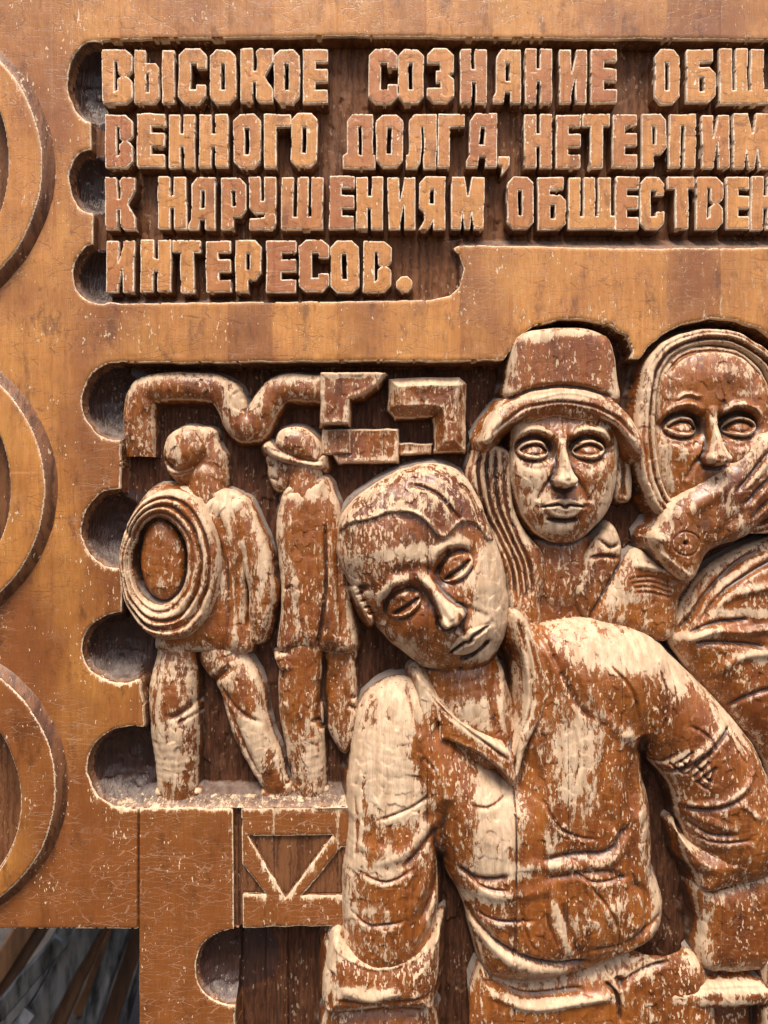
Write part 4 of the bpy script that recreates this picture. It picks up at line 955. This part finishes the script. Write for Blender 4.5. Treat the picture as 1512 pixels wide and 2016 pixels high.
# rolled cuff and forearm at the right
F = Fig(1310, 1600, 1600, 1960, 2, 75)
F.dome([(1336,1634),(1345,1650),(1380,1668),(1430,1655),(1480,1630),(1560,1600),(1640,1640),(1620,1720),(1512,1722),(1440,1748),(1384,1757),(1368,1720),(1348,1690)], -22, 44, 44, 3, 2.2)
F.line([(1345,1640),(1390,1660),(1450,1644),(1520,1612)], 5, -7, .1); F.line([(1350,1690),(1390,1700),(1460,1690)], 12, 4, .3)
F.wearat((1400,1650,50,8,.8,-10),(1480,1680,20,10,.5,-30))
F.emit('rolled_sleeve', bodyM, zref=0, wear=.03)
F = Fig(1310, 1600, 1600, 1960, 2, 78)
F.dome([(1374,1752),(1440,1740),(1512,1715),(1640,1700),(1640,1920),(1512,1922),(1440,1926),(1392,1918),(1378,1880),(1384,1820)], -34, 42, 60, 3, 2.2)
F.line([(1384,1757),(1430,1752),(1512,1722),(1580,1700)], 3, -7, .05)
F.wearat((1400,1830,14,60,.35),(1440,1910,60,10,.3),(1450,1830,50,60,-.15))
F.emit('forearm', bodyM, zref=0, wear=.03)
# trousers
F = Fig(925, 1880, 1420, 2080, 2, 76)
F.dome([(945,1912),(984,1936),(1066,1940),(1142,1916),(1264,1868),(1312,1836),(1340,1870),(1400,1925),(1380,2100),(940,2100)], -40, 44, 60, 3, 2.2)
F.line([(960,1950),(1040,1976),(1120,1968),(1210,1950)], 10, 9, .15); F.line([(950,1935),(1040,1960),(1150,1945)], 5, -7, .1); F.line([(1190,1930),(1215,1960),(1220,2010)], 4, -9, .2)
F.line([(1230,1900),(1290,1870),(1330,1850)], 6, 5, .2); F.line([(1210,1940),(1270,1905),(1320,1890)], 5, -6, .2); F.line([(1215,1920),(1225,1945)], 8, -8, .2)
F.wearat((1110,1972,90,10,.8,-6),(1060,1990,60,16,.3),(1280,1900,40,10,.5,-25),(1270,1990,16,30,.4))
F.emit('trousers', bodyM, zref=-4, wear=.02)
# chisel-like tool in the right corner
F = Fig(1255, 1880, 1600, 2080, 1.8, 77)
F.dome([(1272,1976),(1300,1955),(1314,1945),(1316,1986),(1300,1990)], -24, 22, 16, 3, 2, 1, False)
F.limb([(1330,1966,21,-14),(1420,1960,23,-12),(1505,1955,24,-12)], 2, 3, .9)
F.line([(1315,1944),(1312,1988)], 2.5, -5, 0); F.line([(1340,1950),(1500,1940)], 4, -3, .1)
F.dome([(1502,1885),(1570,1880),(1570,2100),(1502,2100)], -10, 16, 8, 4, 2, 1, False)
F.dome([(1395,1925),(1512,1920),(1512,1932),(1400,1940),(1380,1950),(1330,1940)], -46, 10, 8)
F.dome([(1330,2000),(1380,1996),(1500,1992),(1500,2100),(1330,2100)], -50, 16, 8, 4, 2, 1, False)
F.wearat((1400,1942,90,5,.9),(1290,1970,10,12,.9),(1430,1966,60,5,.5),(1340,1965,14,8,.4))
F.bump(1306,1970,4,7,-4)
F.emit('chisel', panel, label='carved pointed chisel lying under the rolled sleeve', zref=-4, wear=.03)
# ------------------------------------------------------------------ what lies behind the cut-away corner
def simple(name, col, rough=.6, metal=0, var=.4, scale=(30, 30, 6)):
    g = G(name); tc = g.t.nodes.new('ShaderNodeTexCoord'); P = tc.outputs['Object']
    n = g.noise(P, scale, 5, .65); c = g.mix(g.ss(n, .3, .7), tuple(x*(1-var) for x in col), tuple(min(1, x*(1+var)) for x in col))
    g.link(c, g.b.inputs['Base Color']); g.b.inputs['Metallic'].default_value = metal
    g.link(g.math('ADD', rough-.15, g.math('MULTIPLY', n, .35)), g.b.inputs['Roughness'])
    g.link(g.bump(n, .8, .006), g.b.inputs['Normal'])
    return g.m
M_MET = simple('weathered_metal', (.11, .105, .10), .42, .45, .9)
M_BAT = simple('old_batten', (.11, .048, .018), .6)
M_SOIL = simple('dark_soil', (.045, .035, .028), .95, 0, .5, (8, 8, 8))
def bar(name, p0, p1, wd, th, mat, label, cat, group, roll=0):
    """a bar between two points with bevelled long edges and a slightly dented face"""
    from mathutils import Vector
    p0, p1 = Vector(p0), Vector(p1); d = (p1-p0); L = d.length; d.normalize()
    side = d.cross(Vector((0, 1, 0))).normalized(); nrm = side.cross(d).normalized()
    a = math.radians(roll); s2 = side*math.cos(a)+nrm*math.sin(a); n2 = nrm*math.cos(a)-side*math.sin(a)
    b = min(wd, th)*.15
    prof = [(-wd/2+b, -th/2), (wd/2-b, -th/2), (wd/2, -th/2+b), (wd/2, th/2-b), (wd/2-b, th/2), (-wd/2+b, th/2), (-wd/2, th/2-b), (-wd/2, -th/2+b)]
    vs, fs = [], []; n = 12; r = random.Random(hash(label) % 1000 if False else len(label)+int(p0.x*1000))
    for i in range(n+1):
        c = d*(L*i/n)+s2*r.uniform(-.0015, .0015)
        for x, y in prof: vs.append(c+s2*x+n2*y)
    for i in range(n):
        for k in range(8):
            fs.append((i*8+k, i*8+(k+1) % 8, (i+1)*8+(k+1) % 8, (i+1)*8+k))
    me = bpy.data.meshes.new(name); me.from_pydata([tuple(v) for v in vs], [], fs+[tuple(range(7, -1, -1)), tuple(range(n*8, n*8+8))])
    me.materials.append(mat); me.update()
    o = bpy.data.objects.new(name, me); COL.objects.link(o); o.location = p0
    o['label'] = label; o['category'] = cat; o['group'] = group
    return o
GZ = -1.352
def px(u, v, y):                # where the sight line of a pixel meets depth y behind the panel
    k = (D+y*1000)/D
    return ((u-CX)*k/1000, y, -(v-CY)*k/1000)
bars = [
 ((-60, 2000), (70, 1790), 0.42, 0.05, .02, 'w', 'orange brown batten at the upper left of the heap'),
 ((-20, 1990), (110, 1780), 0.46, 0.035, .02, 'w', 'narrow brown batten just right of the orange one'),
 ((-80, 2080), (120, 1850), 0.27, 0.04, .02, 'm', 'pale grey bar, leftmost of those crossing the bottom edge'),
 ((-20, 2070), (150, 1800), 0.36, 0.045, .02, 'm', 'dented grey bar right of the narrow brown batten'),
 ((30, 2080), (195, 1790), 0.33, 0.06, .02, 'm', 'widest pale bar in the middle of the heap'),
 ((80, 2090), (215, 1790), 0.38, 0.036, .02, 'w', 'brown batten along the right side of the widest bar'),
 ((110, 2110), (250, 1780), 0.5, 0.04, .02, 'w', 'dark batten lying deepest in the middle of the heap'),
 ((140, 2110), (255, 1790), 0.35, 0.045, .02, 'm', 'dark steel bar third from the panel edge'),
 ((185, 2110), (285, 1800), 0.45, 0.04, .02, 'w', 'reddish batten second from the panel edge'),
 ((222, 2100), (300, 1820), 0.32, 0.016, .02, 'm', 'thin pale-edged strip right beside the panel edge'),
 ((-30, 2110), (60, 1990), 0.24, 0.034, .02, 'm', 'short pale bar end at the bottom left corner'),
]
for i, (a, b, y, wd, th, k, lab) in enumerate(bars):
    p0 = px(*a, y); p1 = px(*b, y+.06)
    # carry the lower end on down to the ground along the same line
    t = (GZ+.01-p1[2])/(p0[2]-p1[2]); p0 = tuple(p1[j]+(p0[j]-p1[j])*t for j in range(3))
    bar('metal_bar' if k == 'm' else 'wooden_batten', p0, p1, wd, th, M_MET if k == 'm' else M_BAT, lab,
        'metal bar' if k == 'm' else 'batten', 'bars and battens piled behind the panel', roll=(i*17) % 30-15)
me = bpy.data.meshes.new('ground'); n = 24
xs = np.linspace(-1, 1, n+1); xs = np.sign(xs)*np.abs(xs)**4*1500
vs = [(float(x), float(y), GZ) for y in xs for x in xs]
fs = [(j*(n+1)+i, j*(n+1)+i+1, (j+1)*(n+1)+i+1, (j+1)*(n+1)+i) for j in range(n) for i in range(n)]
me.from_pydata(vs, [], fs); me.materials.append(M_SOIL); g_o = bpy.data.objects.new('ground', me); COL.objects.link(g_o); g_o['kind'] = 'structure'
